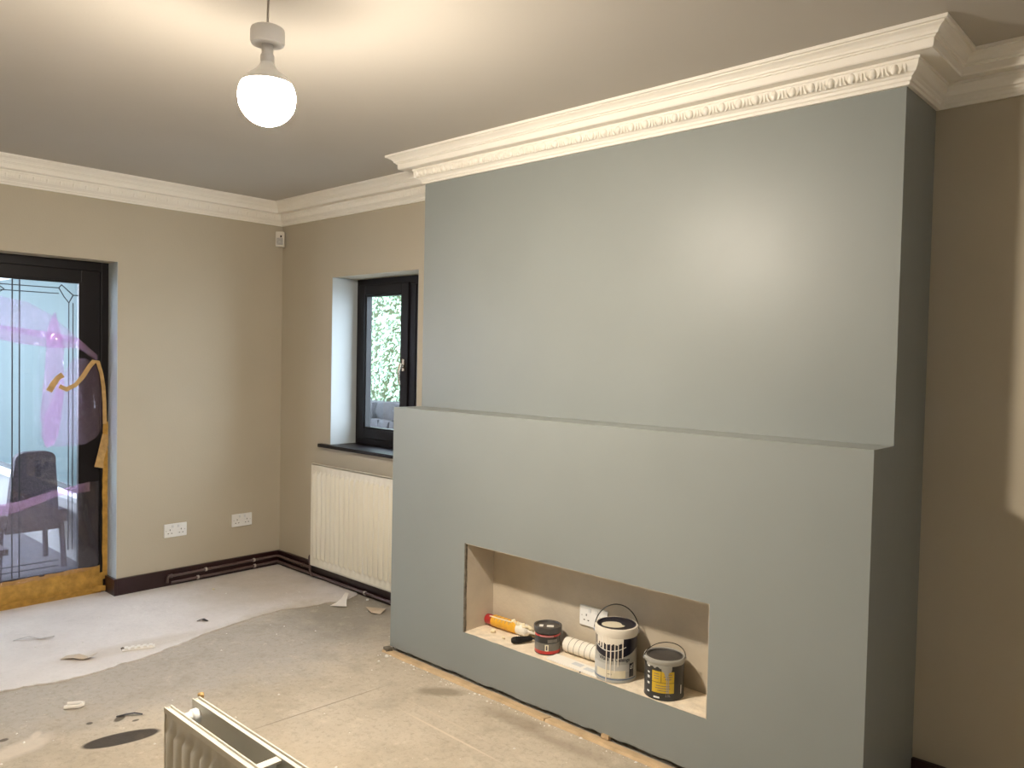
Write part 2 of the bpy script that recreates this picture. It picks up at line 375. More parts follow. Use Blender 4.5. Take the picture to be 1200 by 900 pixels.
# niche lining: unpainted plaster
e = .004
MB().box((NX0, NB, NZ0), (NX1, NB+.012, NZ1)).build('niche_back', 'plaster', cb)
MB().box((NX0, -L+.002, NZ0), (NX0+e, NB, NZ1)).build('niche_side', 'plaster', cb)
MB().box((NX1-e, -L+.002, NZ0), (NX1, NB, NZ1)).build('niche_side', 'plaster', cb)
MB().box((NX0+e, -L+.002, NZ1-e), (NX1-e, NB, NZ1)).build('niche_top', 'plaster', cb)
mb = MB(); nx, ny = 120, 16; gv = []
for i in range(nx+1):
    row = []
    for j in range(ny+1):
        x = NX0+(NX1-NX0)*i/nx; y = -L+.001+(NB+L-.001)*j/ny
        z = NZ0+.0012+.0014*noise.noise((x*25, y*25, 0))+.0016*max(0, noise.noise((x*60, y*60, 5)))
        if j == 0: y += .005*max(0, noise.noise((x*18, 3, 8)))
        row.append(mb.bm.verts.new((x, y, z)))
    gv.append(row)
for i in range(nx):
    for j in range(ny): mb.bm.faces.new((gv[i][j], gv[i+1][j], gv[i+1][j+1], gv[i][j+1]))
mb.build('niche_floor', 'ledge_dirt', cb, smooth=True)
mb = MB()
for i in range(16):
    z0 = NZ0+(NZ1-NZ0)*i/16; z1 = NZ0+(NZ1-NZ0)*(i+1)/16; w = .006+.004*noise.noise((z0*14, 1, 1))
    mb.box((NX0-.001, -L-.0012, z0), (NX0+w, -L+.012, z1))
mb.build('raw_board_edge', 'edge', cb)

# batten on the floor along the foot of the breast
bt = thing('floor_batten', 'rough pale timber batten along the foot of the grey chimney breast', 'batten', (0,0,0))
def batten(x0, x1, seed):
    mb = MB(); n = 60; prev = None
    for i in range(n+1):
        x = x0+(x1-x0)*i/n; w = .050+.006*noise.noise((x*5, seed, 0))+.003*noise.noise((x*30, seed, 0)); h = .012+.003*noise.noise((x*12, seed, 7))
        c = [mb.bm.verts.new(p) for p in ((x, -L-w, .0004), (x, -L-w+.004, h), (x, -L-.001, h-.007), (x, -L-.001, .0004))]
        if prev:
            for k in range(4): mb.bm.faces.new((prev[k], c[k], c[(k+1)%4], prev[(k+1)%4]))
        else: mb.bm.faces.new(c[::-1])
        prev = c
    mb.bm.faces.new(prev); return mb.build('batten_length', 'wood', bt)
batten(X0-.005, 2.935, 1); batten(2.941, X1-.01, 2)
MB().box((3.20, -L-.010, .010), (3.235, -L+.01, .026)).build('packing_block', 'wood', bt)
mb = MB(); mb.prism([(X0-.012,-L-.035,.001),(X0+.03,-L-.045,.001),(X0+.035,-L-.01,.001),(X0+.0,-L-.004,.001)], (0,0,.022))
tag(mb.build('plaster_lump', 'edge', bevel=.004), 'crumbled brown plaster lump at the left foot of the breast', 'plaster lump')

# ------------------------------------------------------------------ cornice
prof = [(0,2.398),(.012,2.398),(.013,2.408),(.018,2.411),(.020,2.420),(.026,2.424),(.028,2.427),(.036,2.431),(.043,2.445),(.046,2.462),(.050,2.463),(.050,2.471),
        (.098,2.468),(.102,2.472),(.104,2.494),(.110,2.496),(.111,2.500),(.117,2.502),(.119,2.509),(.128,2.518),(.140,2.524),(.141,2.527),(.150,2.528),(.151,2.539),(0,2.5395)]
path = [(0,YF),(0,0),(X0,0),(X0,-U),(X1,-U),(X1,AY),(XR,AY),(XR,YF)]
def nrm2(a, b):      # inward normal: to the right of travel
    d = Vector((b[0]-a[0], b[1]-a[1])).normalized(); return Vector((d.y, -d.x))
def mitre(i):
    if i == 0: return nrm2(path[0], path[1])
    if i == len(path)-1: return nrm2(path[-2], path[-1])
    n1, n2 = nrm2(path[i-1], path[i]), nrm2(path[i], path[i+1]); m = n1+n2
    return m/(1+n1.dot(n2))
trim_labels = ['cornice along the wall with the glazed door', 'cornice above the small black window', 'short cornice return at the left of the chimney breast',
               'bold egg-and-dart cornice across the front of the grey chimney breast', 'shaded cornice return at the right of the chimney breast', 'shaded cornice in the alcove right of the breast', 'cornice on the right wall outside the picture']
trims = []
for k in range(len(path)-1):
    mb = MB(); rings = []
    for i in (k, k+1):
        m = mitre(i); rings.append([mb.bm.verts.new((path[i][0]+m.x*o, path[i][1]+m.y*o, z)) for o, z in prof])
    n = len(prof)
    for j in range(n): mb.bm.faces.new((rings[0][j], rings[0][(j+1)%n], rings[1][(j+1)%n], rings[1][j]))
    mb.bm.faces.new(rings[0][::-1]); mb.bm.faces.new(rings[1])
    o = mb.build('trim_%d' % (k+1), 'cornice'); tag(o, 'white moulded '+trim_labels[k], 'cornice', kind='structure'); trims.append(o)
# egg and dart pieces
def egg_bm():
    mb = MB(); prev = None
    bmesh.ops.create_uvsphere(mb.bm, u_segments=10, v_segments=6, radius=1)
    for v in mb.bm.verts: v.co = (v.co.x*.0135*(1-.18*(-v.co.z)), v.co.y*.011, v.co.z*.018)
    return mb
def shell_bm():
    mb = MB()
    for s in (-1, 1):
        p = [(s*.017, 0, .018), (s*.0225, -.003, .008), (s*.022, -.003, -.006), (s*.015, -.001, -.018)]
        mb.tube(p, .003, seg=6)
    return mb
def dart_bm():
    mb = MB(); mb.tube([(0,0,.016),(0,-.003,.004),(0,-.001,-.018)], .004, seg=6, rr=[.0035,.0048,.0012])
    return mb
PIT = .0665
def at_front(s, u): return None
egg0 = shell0 = dart0 = None
nE = int(round((X1-X0+.09)/PIT)); xs = X1+.037-PIT*.95
for i in range(nE):
    x = xs-i*PIT; y = -U-.040; z = 2.4455
    if x < X0-.03: break
    if egg0 is None:
        egg0 = egg_bm().build('egg', 'cornice', trims[3], smooth=True, loc=(x, y, z)); shell0 = shell_bm().build('egg_surround', 'cornice', trims[3], smooth=True, loc=(x, y, z))
        dart0 = dart_bm().build('dart', 'cornice', trims[3], smooth=True, loc=(x+PIT/2, y, z))
    else:
        link_copy(egg0, trims[3], (x, y, z)); link_copy(shell0, trims[3], (x, y, z)); link_copy(dart0, trims[3], (x+PIT/2, y, z))
# finer run on the two far walls: too small to pick apart singly
def egg_run(parent, p0, p1, face_rot):
    mb = MB(); p0 = Vector(p0); p1 = Vector(p1); n = int((p1-p0).length/PIT)
    for i in range(n+1):
        c = p0+(p1-p0)*(i/n); q = Matrix.Rotation(face_rot, 3, 'Z')
        for dx, w, dpt, h in ((0, .0135, .010, .018), (PIT/2, .005, .006, .016), (-.021, .0035, .006, .015), (.021, .0035, .006, .015)):
            vs = [mb.bm.verts.new(c+q@Vector(p)) for p in ((dx-w, 0, .3*h), (dx, -dpt, .4*h), (dx+w, 0, .3*h), (dx, 0, h), (dx, 0, -h))]
            for f in ((0,1,3),(1,2,3),(0,4,1),(1,4,2)): mb.bm.faces.new([vs[j] for j in f])
    o = mb.build('egg_and_dart_run', 'cornice', parent, smooth=True); tag(o, kind='stuff'); return o
egg_run(trims[1], (.09, -.040, 2.4455), (X0-.06, -.040, 2.4455), 0)
egg_run(trims[0], (.040, -3.2, 2.4455), (.040, -.09, 2.4455), R(90))

# ------------------------------------------------------------------ skirting
def skirt(name, a, b, label):
    return tag(MB().box(a, b).build(name, 'maroon', bevel=.004), label, 'skirting board', kind='structure')
H = .106; th = .02
mb = MB(); mb.box((0, DY, 0), (th, 0, H)); mb.box((-.13, DY-th, 0), (th, DY, H))
tag(mb.build('baseboard_left', 'maroon', bevel=.003), 'dark maroon skirting board below the two double sockets', 'skirting board', kind='structure')
skirt('baseboard_back', (th, -th, 0), (X0, 0, H), 'dark maroon skirting board behind the pipes under the radiator')
skirt('baseboard_alcove', (X1+.002, AY-th, 0), (XR, AY, H), 'dark maroon skirting board in the shaded alcove')
skirt('baseboard_right', (XR-th, YF, 0), (XR, AY-th, H), 'dark maroon skirting board on the right wall')

# ------------------------------------------------------------------ glazed door
dr = thing('door_1', 'black framed glazed door with leaded pane, masked with tape and pink sheet', 'door', (0,0,0), kind='structure')
x0d, x1d = DX-.07, DX
Y2 = -3.0
mb = MB(); mb.box((x0d, DY-.045, 0), (x1d+.01, DY, DZ)); mb.box((x0d, Y2, 0), (x1d+.01, Y2+.045, DZ)); mb.box((x0d, Y2+.045, DZ-.055), (x1d+.01, DY-.045, DZ)); mb.box((x0d, Y2+.045, 0), (x1d+.01, DY-.045, .03))
mb.build('door_frame', 'black', dr, bevel=.003)
GY0, GY1, GZ0, GZ1 = -1.93, -1.268, .158, 1.912
def leaf(ya, yb, ga, gb):
    lf = None
    mb = MB(); mb.box((x0d+.005, ya, .03), (x1d, ga, DZ-.055)); mb.box((x0d+.005, gb, .03), (x1d, yb, DZ-.055)); mb.box((x0d+.005, ga, GZ1), (x1d, gb, DZ-.055)); mb.box((x0d+.005, ga, .03), (x1d, gb, GZ0))
    lf = mb.build('door_leaf', 'black', dr, bevel=.003)
    mb = MB(); b_ = .014
    mb.box((x1d-.012, ga, GZ0), (x1d+.006, ga+b_, GZ1)); mb.box((x1d-.012, gb-b_, GZ0), (x1d+.006, gb, GZ1)); mb.box((x1d-.012, ga+b_, GZ1-b_), (x1d+.006, gb-b_, GZ1)); mb.box((x1d-.012, ga+b_, GZ0), (x1d+.006, gb-b_, GZ0+b_))
    mb.build('glazing_bead', 'black', lf, bevel=.002)
    MB().box((x1d-.035, ga-.005, GZ0-.005), (x1d-.030, gb+.005, GZ1+.005)).build('pane', 'glass', lf)
    xs_ = x1d-.029
    def came(p, q, w=.005):
        p = Vector((xs_, *p)); q = Vector((xs_, *q)); mid = (p+q)/2; d = q-p
        MB().obox(mid, d.length, w, .003, u=d, v=d.cross(Vector((1,0,0)))).build('lead_came', 'lead', lf)
    zt1, zt2 = GZ1-.045, GZ1-.078; yr1, yr2 = gb-.035, gb-.058; yl1, yl2 = ga+.035, ga+.058
    c_ = .055
    for zz in (zt1, zt2): came((yl2+c_, zz), (yr2-c_, zz), .005)
    for zz in (GZ0+.045, GZ0+.078): came((yl2+c_, zz), (yr2-c_, zz), .005)
    for yy in (yr1, yr2, yl1, yl2): came((yy, GZ0+.13), (yy, GZ1-.13), .005)
    for s, yA, yB in ((1, yr1, yr2), (-1, yl1, yl2)):
        came((yB-s*c_, zt1), (yB-s*(c_-.03), zt2-.02)); came((yB-s*c_, zt1), (yB-s*(c_-.015), zt1+.02)); came((yB-s*(c_-.03), zt2-.02), (yB, GZ1-.13)); came((yB-s*(c_-.015), zt1+.02), (yA, zt2-.005)); came((yB, GZ1-.13), (yA, zt2-.005)); came((yA, zt2-.005), (gb if s > 0 else ga, zt2-.005))
    ym = (ga+gb)/2
    for yy in (ym-.025, ym+.012): came((yy, GZ0), (yy, GZ1), .007)
    for a_ in range(4):
        q4 = [(ym-.10, zt2+.03), (ym-.065, zt2+.005), (ym-.10, zt2-.02), (ym-.135, zt2+.005)]
        came(q4[a_], q4[(a_+1) % 4])
    return lf
lf1 = leaf(-2.045, DY-.045, GY0, GY1)
lf2 = leaf(Y2+.045, -2.05, Y2+.2, -2.20)
mb = MB(); mb.box((x1d, -2.035, .98), (x1d+.012, -1.995, 1.16)); mb.tube([(x1d+.012,-2.015,1.1),(x1d+.05,-2.015,1.1),(x1d+.055,-1.99,1.1),(x1d+.055,-1.90,1.1)], .009)
mb.build('handle', 'black', lf1, smooth=True)

MB().box((DX+.012, DY-.003, H), (-.0006, DY+.0005, DZ)).build('reveal_lining', 'reveal', dr)  # thin lining carrying the daylight tint of the door reveal
# pink polythene sheet hung over the door pane
def px_film(lo, xoff, seed, name, m, parent, amp=.010):
    """sheet whose top and bottom edges are polylines (y, z_top, z_bottom) on the door face; ripples give it folds"""
    mb = MB(); cols = []; nrow = 14
    def interp(y):
        for (ya, ta, ba), (yb, tb, bb) in zip(lo, lo[1:]):
            if ya <= y <= yb:
                t = (y-ya)/(yb-ya); return ta+(tb-ta)*t, ba+(bb-ba)*t
    y0, y1 = lo[0][0], lo[-1][0]; n = max(6, int((y1-y0)/.014))
    for i in range(n+1):
        y = y0+(y1-y0)*i/n; zt_, zb_ = interp(min(max(y, y0), y1)); col = []
        for j in range(nrow+1):
            z = zt_+(zb_-zt_)*j/nrow
            x = x1d+.018+xoff+amp*noise.noise((y*14+z*3, z*5, seed))+amp*.6*noise.noise((y*40, z*16, seed+3))
            col.append(mb.bm.verts.new((x, y+.006*noise.noise((y*20, z*11, seed+9)), z)))
        cols.append(col)
    for a, b in zip(cols, cols[1:]):
        for j in range(nrow): mb.bm.faces.new((a[j], a[j+1], b[j+1], b[j]))
    return mb.build(name, m, parent, smooth=True)
ps = thing('plastic_sheet', 'torn pink polythene sheet hanging over the upper door pane', 'plastic sheet', (0,0,0))
px_film([(-1.95,1.90,1.60),(-1.72,1.80,1.62),(-1.56,1.77,1.58),(-1.43,1.70,1.56),(-1.30,1.58,1.53),(-1.175,1.47,1.44)], 0, 1, 'upper_drape', 'film', ps)
px_film([(-1.95,1.66,1.60),(-1.60,1.62,1.53),(-1.43,1.60,1.51),(-1.29,1.57,1.51),(-1.18,1.47,1.43)], .008, 5, 'gathered_fold', 'filmdense', ps, .014)
px_film([(-1.49,1.15,.99),(-1.46,1.62,.92),(-1.42,1.74,.94),(-1.39,1.62,1.02),(-1.37,1.52,1.25)], .010, 11, 'twisted_fold', 'filmdense', ps, .016)
px_film([(-1.475,1.10,.93),(-1.40,1.30,.925),(-1.32,1.45,.925),(-1.25,1.45,.93),(-1.19,1.42,.96),(-1.155,1.30,1.02)], .004, 17, 'hanging_tail', 'film', ps)
pl = thing('plastic_sheet', 'crumpled clear pinkish polythene sheet taped over the lower door pane', 'plastic sheet', (0,0,0))
px_film([(-1.95,.60,.14),(-1.60,.62,.14),(-1.40,.66,.15),(-1.25,.69,.15),(-1.17,.70,.16)], 0, 23, 'lower_drape', film('clear_polythene', (.93,.90,.95), (.7,.6,.72), .1, .06, .05), pl, .016)
px_film([(-1.95,.60,.52),(-1.62,.62,.56),(-1.40,.67,.63),(-1.22,.70,.64)], .008, 29, 'gathered_fold', 'filmdense', pl, .014)

# masking tape
def strip(path3, w, name, m, parent=None, side=None, th=.0012):
    mb = MB(); prev = None; P = [Vector(p) for p in path3]
    for i, p in enumerate(P):
        t = (P[min(i+1, len(P)-1)]-P[max(i-1, 0)]).normalized()
        sd_ = Vector(side) if side else t.cross(Vector((1,0,0))).normalized()
        sd_ = (sd_-t*sd_.dot(t)).normalized(); nn = t.cross(sd_)
        wv = w*(1+.16*noise.noise((i*1.7, w*30, 2)))
        c = [mb.bm.verts.new(p+sd_*a*wv/2+nn*b*th/2) for a, b in ((-1,-1),(1,-1),(1,1),(-1,1))]
        if prev:
            for k in range(4): mb.bm.faces.new((prev[k], c[k], c[(k+1)%4], prev[(k+1)%4]))
        else: mb.bm.faces.new(c[::-1])
        prev = c
    mb.bm.faces.new(prev); return mb.build(name, m, parent)
def wob(seed, a=.004): return a*noise.noise((seed*3.1, seed*1.7, .5))
ts = strip([(x1d+.006+.002*noise.noise((i*.9,0,1)), -2.05+(i/24)*(DY+.95+1.05)*.0 + (-2.05+(DY-.03+2.05)*i/24+2.05), .122+.012*(i/24)+wob(i)) for i in range(25)], .074, 'masking_tape', 'tape')
tag(ts, 'upper amber masking tape band along the bottom of the glazed door', 'tape')
ts = strip([(x1d+.014+.003*noise.noise((i*.8,5,1)), -2.05+(DY-.03+2.05)*i/24, .066+.006*(i/24)+wob(i+40)) for i in range(25)], .072, 'masking_tape', 'tape')
tag(ts, 'middle amber masking tape band along the bottom of the glazed door', 'tape')
ts = strip([(x1d+.030+.002*noise.noise((i*.8,9,1)), -2.05+(DY-.045+2.05)*i/24, .022+wob(i+80)) for i in range(25)], .05, 'masking_tape', 'tape', side=(.45,0,1))
tag(ts, 'lowest amber masking tape band folded onto the threshold', 'tape')
ts = strip([(x1d+.013+.001*noise.noise((i*.8,12,1)), DY-.018+wob(i+120, .005), .10+(1.06-.10)*i/24) for i in range(25)], .030, 'masking_tape', 'tape')
tag(ts, 'vertical amber masking tape strip down the right door jamb', 'tape')
ts = strip([(x1d+.016, DY-.010, .98), (x1d+.018, DY-.025, .93), (x1d+.03, DY-.045, .87), (x1d+.045, DY-.062, .82), (x1d+.055, DY-.07, .785)], .05, 'masking_tape', 'tapelight')
tag(ts, 'torn pale flap of masking tape peeling off the right jamb', 'tape')
ts = strip([(x1d+.015, DY-.09, .10), (x1d+.019, DY-.06, .103), (x1d+.017, DY-.005, .108)], .048, 'masking_tape', 'tape')
tag(ts, 'short masking tape patch at the bottom right corner of the door', 'tape')
ts = strip([(x1d+.034, DY-.10, .040), (x1d+.042, DY-.06, .036), (x1d+.046, DY-.025, .034)], .034, 'masking_tape', 'tape')
tag(ts, 'small masking tape scrap stuck on the threshold corner', 'tape')
xt = x1d+.040
def tz(y, z): return (xt+.008*noise.noise((y*12, z*9, 3)), y, z)
ts = strip([tz(-1.40,1.285), tz(-1.36,1.265), tz(-1.31,1.29), tz(-1.27,1.34), tz(-1.235,1.40), tz(-1.205,1.437)], .026, 'loose_tape_left', 'tapelight')
ts.name = 'loose_tape'
tp = thing('masking_tape', 'long loose masking tape curl sticking to the pink sheet', 'tape', (0,0,0))
ts.parent = tp
strip([tz(-1.215,1.432), tz(-1.185,1.43), tz(-1.165,1.36), tz(-1.152,1.28), tz(-1.146,1.18), tz(-1.143,1.05)], .022, 'loose_tape', 'tapelight', tp)
strip([tz(-1.455,1.255), tz(-1.43,1.30), tz(-1.405,1.335), tz(-1.38,1.352)], .034, 'loose_tape', 'tapelight', tp)

# ------------------------------------------------------------------ window
wn = thing('window_1', 'small black framed casement window with a bright sill, half behind the breast', 'window', (0,0,0), kind='structure')
fy0, fy1 = WY, WY+.065
MX0, MX1 = 1.150, 1.220
mb = MB(); f = .052
mb.box((WX0, fy0, WZ0), (WX0+f, fy1, WZ1)); mb.box((WX1-f, fy0, WZ0), (WX1, fy1, WZ1)); mb.box((WX0+f, fy0, WZ1-f), (WX1-f, fy1, WZ1)); mb.box((WX0+f, fy0, WZ0), (WX1-f, fy1, WZ0+f)); mb.box((MX0, fy0, WZ0+f), (MX1, fy1, WZ1-f))
mb.build('window_frame', 'black', wn, bevel=.004)
def sash(a, b, z0, z1, w, yo, name):
    mb = MB(); ya, yb = fy0+yo, fy0+yo+.05
    mb.box((a, ya, z0), (a+w, yb, z1)); mb.box((b-w, ya, z0), (b, yb, z1)); mb.box((a+w, ya, z1-w), (b-w, yb, z1)); mb.box((a+w, ya, z0), (b-w, yb, z0+w))
    s = mb.build(name, 'black', wn, bevel=.005)
    mb = MB(); g = .012; a2, b2, c2, d2 = a+w, b-w, z0+w, z1-w
    mb.box((a2, ya+.006, c2), (a2+g, yb, d2)); mb.box((b2-g, ya+.006, c2), (b2, yb, d2)); mb.box((a2+g, ya+.006, d2-g), (b2-g, yb, d2)); mb.box((a2+g, ya+.006, c2), (b2-g, yb, c2+g))
    mb.build('glazing_bead', 'blackin', s, bevel=.003)
    MB().box((a2, ya+.028, c2), (b2, ya+.032, d2)).build('pane', 'glass', s); return s
s1 = sash(WX0+f-.012, MX0+.012, WZ0+f-.012, WZ1-f+.012, .066, -.014, 'opening_sash')
s2 = sash(MX1-.002, WX1-f+.002, WZ0+f-.002, WZ1-f+.002, .016, .006, 'fixed_light')
hx = MX0-.020; hy = fy0-.014; hz = 1.44
mb = MB(); mb.box((hx-.011, hy-.008, hz-.03), (hx+.011, hy, hz+.045)); mb.lathe([(.012,0),(.013,.012),(.009,.02)], 14, (hx, hy-.006, hz), (0,-1,0))
mb.tube([(hx,hy-.026,hz+.02),(hx,hy-.034,hz),(hx-.004,hy-.038,hz-.04),(hx-.003,hy-.036,hz-.085),(hx+.002,hy-.034,hz-.115)], .007, rr=[.006,.010,.008,.0075,.006])
mb.build('handle', 'chrome', wn, smooth=True)
tag(MB().box((WX0-.095, -.035, WZ0-.022), (WX1+.09, 0, WZ0)).box((WX0, 0, WZ0-.022), (WX1, WY+.07, WZ0)).build('sill', 'black', wn, bevel=.004))

MB().box((WX0-.0005, .0006, WZ0), (WX0+.003, WY, WZ1)).build('reveal_lining', 'reveal', wn)  # window reveal linings hold the bluish daylight in their colour
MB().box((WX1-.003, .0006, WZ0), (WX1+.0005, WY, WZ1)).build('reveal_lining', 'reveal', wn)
# unseen window in the right wall
w2 = thing('window_2', 'plain black framed window in the right wall', 'window', (0,0,0), kind='structure')
mb = MB(); f = .06; xa, xb = XR+.16, XR+.22
mb.box((xa, RW0, .95), (xb, RW0+f, 2.05)); mb.box((xa, RW1-f, .95), (xb, RW1, 2.05)); mb.box((xa, RW0+f, .95), (xb, RW1-f, .95+f)); mb.box((xa, RW0+f, 2.05-f), (xb, RW1-f, 2.05))
mb.build('window_frame', 'black', w2); MB().box((xa+.03, RW0+f, .95+f), (xa+.034, RW1-f, 2.05-f)).build('pane', 'glass', w2)

# ------------------------------------------------------------------ radiators
def panel(mb, x0, x1, z0, z1, y, depth, pitch, face=-1, m=.045):
    """pressed radiator skin: vertical flutes between two flat margins"""
    xs = [x0]; ds = [0]; x = x0+pitch*.5
    while x+pitch < x1:
        for fx, d in ((0, 0), (.22, 1), (.5, 1), (.72, 0)): xs.append(x+fx*pitch); ds.append(d)
        x += pitch
    xs.append(x1); ds.append(0)
    rows = [(z0, 0), (z0+m, 0), (z0+m+.022, 1), (z1-m-.022, 1), (z1-m, 0), (z1, 0)]
    g = [[mb.bm.verts.new((xx, y+face*depth*d*k, z)) for z, k in rows] for xx, d in zip(xs, ds)]
    for a, b in zip(g, g[1:]):
        for j in range(len(rows)-1): mb.bm.faces.new((a[j], b[j], b[j+1], a[j+1]))
rd = thing('radiator', 'cream panel radiator hung on the wall below the small window', 'radiator', (.525, -.02, 0))
RL, RZ0, RZ1 = 1.22, .112, .784
mb = MB(); panel(mb, 0, RL, RZ0, RZ1, -.062, .017, .050); mb.build('front_panel', 'rad', rd, smooth=True)
mb = MB(); mb.box((0, -.062, RZ1-.008), (RL, -.046, RZ1+.003)); mb.box((0, -.062, RZ0-.003), (RL, -.046, RZ0+.006)); mb.box((-.003, -.063, RZ0), (.003, -.046, RZ1)); mb.box((RL-.003, -.063, RZ0), (RL+.003, -.046, RZ1))
mb.build('seam_edge', 'rad', rd, bevel=.002)
MB().box((.004, -.056, RZ0+.01), (RL-.004, -.046, RZ1-.012)).build('rear_panel', 'rad', rd)
for bx_ in (.18, RL-.18): MB().box((bx_, -.046, RZ0+.1), (bx_+.04, -.001, RZ1-.08)).build('wall_bracket', 'rad', rd)
mb = MB(); mb.lathe([(.011,0),(.013,.015),(.013,.05),(.009,.06)], 12, (-.022, -.05, .11)); mb.tube([(-.022,-.05,.135),(.004,-.052,.135)], .008); mb.tube([(-.022,-.05,.11),(-.022,-.05,.062),(-.022,-.036,.03)], .0075)
mb.build('valve', 'pipe', rd, smooth=True)

fr = thing('radiator', 'loose double panel radiator standing on the bare floor in the foreground', 'radiator', (2.862, -1.974, 0))
FL, FZ1, FTH = .90, .52, .084
yb_, yf_ = 0.0, -FTH
for nm, yy, s in (('front_panel', yf_, -1), ('back_panel', yb_, 1)):
    mb = MB(); panel(mb, 0, FL, .004, FZ1-.004, yy+s*.004, .016, .050, face=s, m=.032)
    p_ = mb.build(nm, 'rad2', fr, smooth=True)
    mb = MB(); ins = yy-s*.010
    mb.box((0, min(yy-s*.012, yy-s*.006), .004), (FL, max(yy-s*.012, yy-s*.006), FZ1-.010)); mb.build('inner_skin', 'rad2', p_)
    for q in (yy+s*.007, yy-s*.011):
        MB().box((0, q-.002, FZ1-.016), (FL, q+.002, FZ1)).build('seam_edge', 'rad2', p_, bevel=.0008)
        MB().box((0, q-.002, 0), (FL, q+.002, .016)).build('seam_edge', 'rad2', p_, bevel=.0008)
    MB().box((0, min(yy+s*.005, yy-s*.009), FZ1-.010), (FL, max(yy+s*.005, yy-s*.009), FZ1-.006)).build('seam_channel', 'rad2', p_)
    mb = MB(); mb.box((-.001, min(yy+s*.007, yy-s*.011), .004), (.003, max(yy+s*.007, yy-s*.011), FZ1-.004)); mb.build('end_seam', 'rad2', p_)
mb = MB()
n = 36
for i in range(n):
    xx = .06+(FL-.12)*i/n
    mb.box((xx, yf_+.014, .06), (xx+.0015, yb_-.014, FZ1-.13))
mb.build('convector_fins', 'dark_in', fr)
for xx in (.035, FL-.035):
    for zz in (.035, FZ1-.037):
        mb = MB(); mb.lathe([(.017,-.036),(.021,-.030),(.021,-.012),(.016,-.008),(.016,.008),(.021,.012),(.021,.030),(.017,.036)], 16, (xx, (yf_+yb_)/2, zz), (0,1,0)); mb.build('connector', 'white', fr, smooth=True)
mb = MB(); mb.tube([(.012, yf_+.012, FZ1-.016),(.0, yf_+.018, FZ1-.022)], .012, rr=[.013,.011]); mb.build('vent_plug', 'blackin', fr, smooth=True)
for xx in (.448, .82):
    mb = MB(); mb.box((xx, yf_+.010, FZ1-.012), (xx+.026, yb_-.008, FZ1-.005)); mb.box((xx, yf_+.010, FZ1-.12), (xx+.002, yb_-.010, FZ1-.006)); mb.build('cross_bracket', 'rad2', fr, bevel=.001)
mb = MB(); mb.tube([(.0,.016,FZ1-.004),(-.012,.022,FZ1-.002),(-.022,.018,FZ1-.006)], .006); mb.build('hanging_lug', 'tapelight', fr, smooth=True)

# ------------------------------------------------------------------ heating pipes
hp = thing('heating_pipe', 'upper brown heating pipe run along the skirting to the radiator valve', 'pipe', (0,0,0))
def bend(pts, r=.02):
    out = []
    for i, p in enumerate(pts):
        p = Vector(p)
        if 0 < i < len(pts)-1:
            a = (Vector(pts[i-1])-p).normalized(); b = (Vector(pts[i+1])-p).normalized()
            for t in (0, .25, .5, .75, 1): out.append((p+a*r)*(1-t)**2+p*2*t*(1-t)+(p+b*r)*t**2)
        else: out.append(p)
    return out
PR = .0085
mb = MB(); mb.tube(bend([(.034,-.815,.030),(.034,-.815,.070),(.034,-.034,.074),(.46,-.034,.070),(.485,-.060,.060)]), PR); mb.build('pipe_length', 'pipe', hp, smooth=True)
hq = thing('heating_pipe', 'lower brown heating pipe run along the skirting close to the floor', 'pipe', (0,0,0))
mb = MB(); mb.tube(bend([(.036,-.79,.028),(.036,-.036,.034),(1.80,-.036,.026)]), PR); mb.build('pipe_length', 'pipe', hq, smooth=True)
def clip(par, x, y, z, ax):
    mb = MB(); mb.lathe([(PR+.001,-.006),(PR+.004,-.006),(PR+.004,.006),(PR+.001,.006)], 14, (x,y,z), ax); mb.build('pipe_clip', 'clip', par, smooth=True)
clip(hp, .034, -.56, .0715, (0,1,0)); clip(hp, .034, -.215, .0735, (0,1,0)); clip(hq, .036, -.615, .030, (0,1,0)); clip(hq, .036, -.21, .033, (0,1,0)); clip(hq, 1.06, -.036, .0295, (1,0,0))
mb = MB(); mb.lathe([(.0105,-.014),(.012,-.012),(.012,.012),(.0105,.014)], 14, (.034,-.795,.0705), (0,1,0)); mb.build('elbow_collar', 'pipe', hp, smooth=True)
mb = MB(); mb.lathe([(.0105,-.012),(.012,-.010),(.012,.010),(.0105,.012)], 14, (.36,-.034,.071), (1,0,0)); mb.build('pipe_coupling', 'pipe', hp, smooth=True)

# ------------------------------------------------------------------ sockets (local: facing -Y)
def socket(name, label, loc, rotz, gangs, group=None):
    t = thing(name, label, 'socket', loc, rotz, group)
    w = .146 if gangs == 2 else .086
    MB().box((-w/2, -.010, -.043), (w/2, -.0003, .043)).build('plate', 'white', t, bevel=.003)
    for g in range(gangs):
        cx = (g-.5)*.072 if gangs == 2 else 0
        sx = cx+(.018 if g == 0 else -.018) if gangs == 2 else cx
        for px, pz, pw, ph in ((cx, .004, .004, .009), (cx-.011, -.018, .008, .004), (cx+.011, -.018, .008, .004)):
            MB().box((px-pw/2, -.0107, pz-ph/2), (px+pw/2, -.0095, pz+ph/2)).build('pin_slot', 'hole', t)
        MB().box((sx-.006, -.0135, .018), (sx+.006, -.0095, .034)).build('rocker_switch', 'switch', t, bevel=.001)
    for sx in ((-.060, .060) if gangs == 2 else (-.030, .030)):
        mb = MB(); mb.lathe([(.003, 0), (.0028, .0012)], 10, (sx, -.0098, 0), (0,-1,0)); mb.build('screw', 'clip', t)
    return t
socket('wall_socket', 'white double socket on the left wall nearer the glazed door', (0, -.753, .356), R(90), 2, 'double sockets on the left wall')
socket('wall_socket', 'white double socket on the left wall nearer the room corner', (0, -.293, .360), R(90), 2, 'double sockets on the left wall')
socket('wall_socket', 'white socket on the niche back wall behind the big paint tin', (3.005, NB, .398), 0, 2)

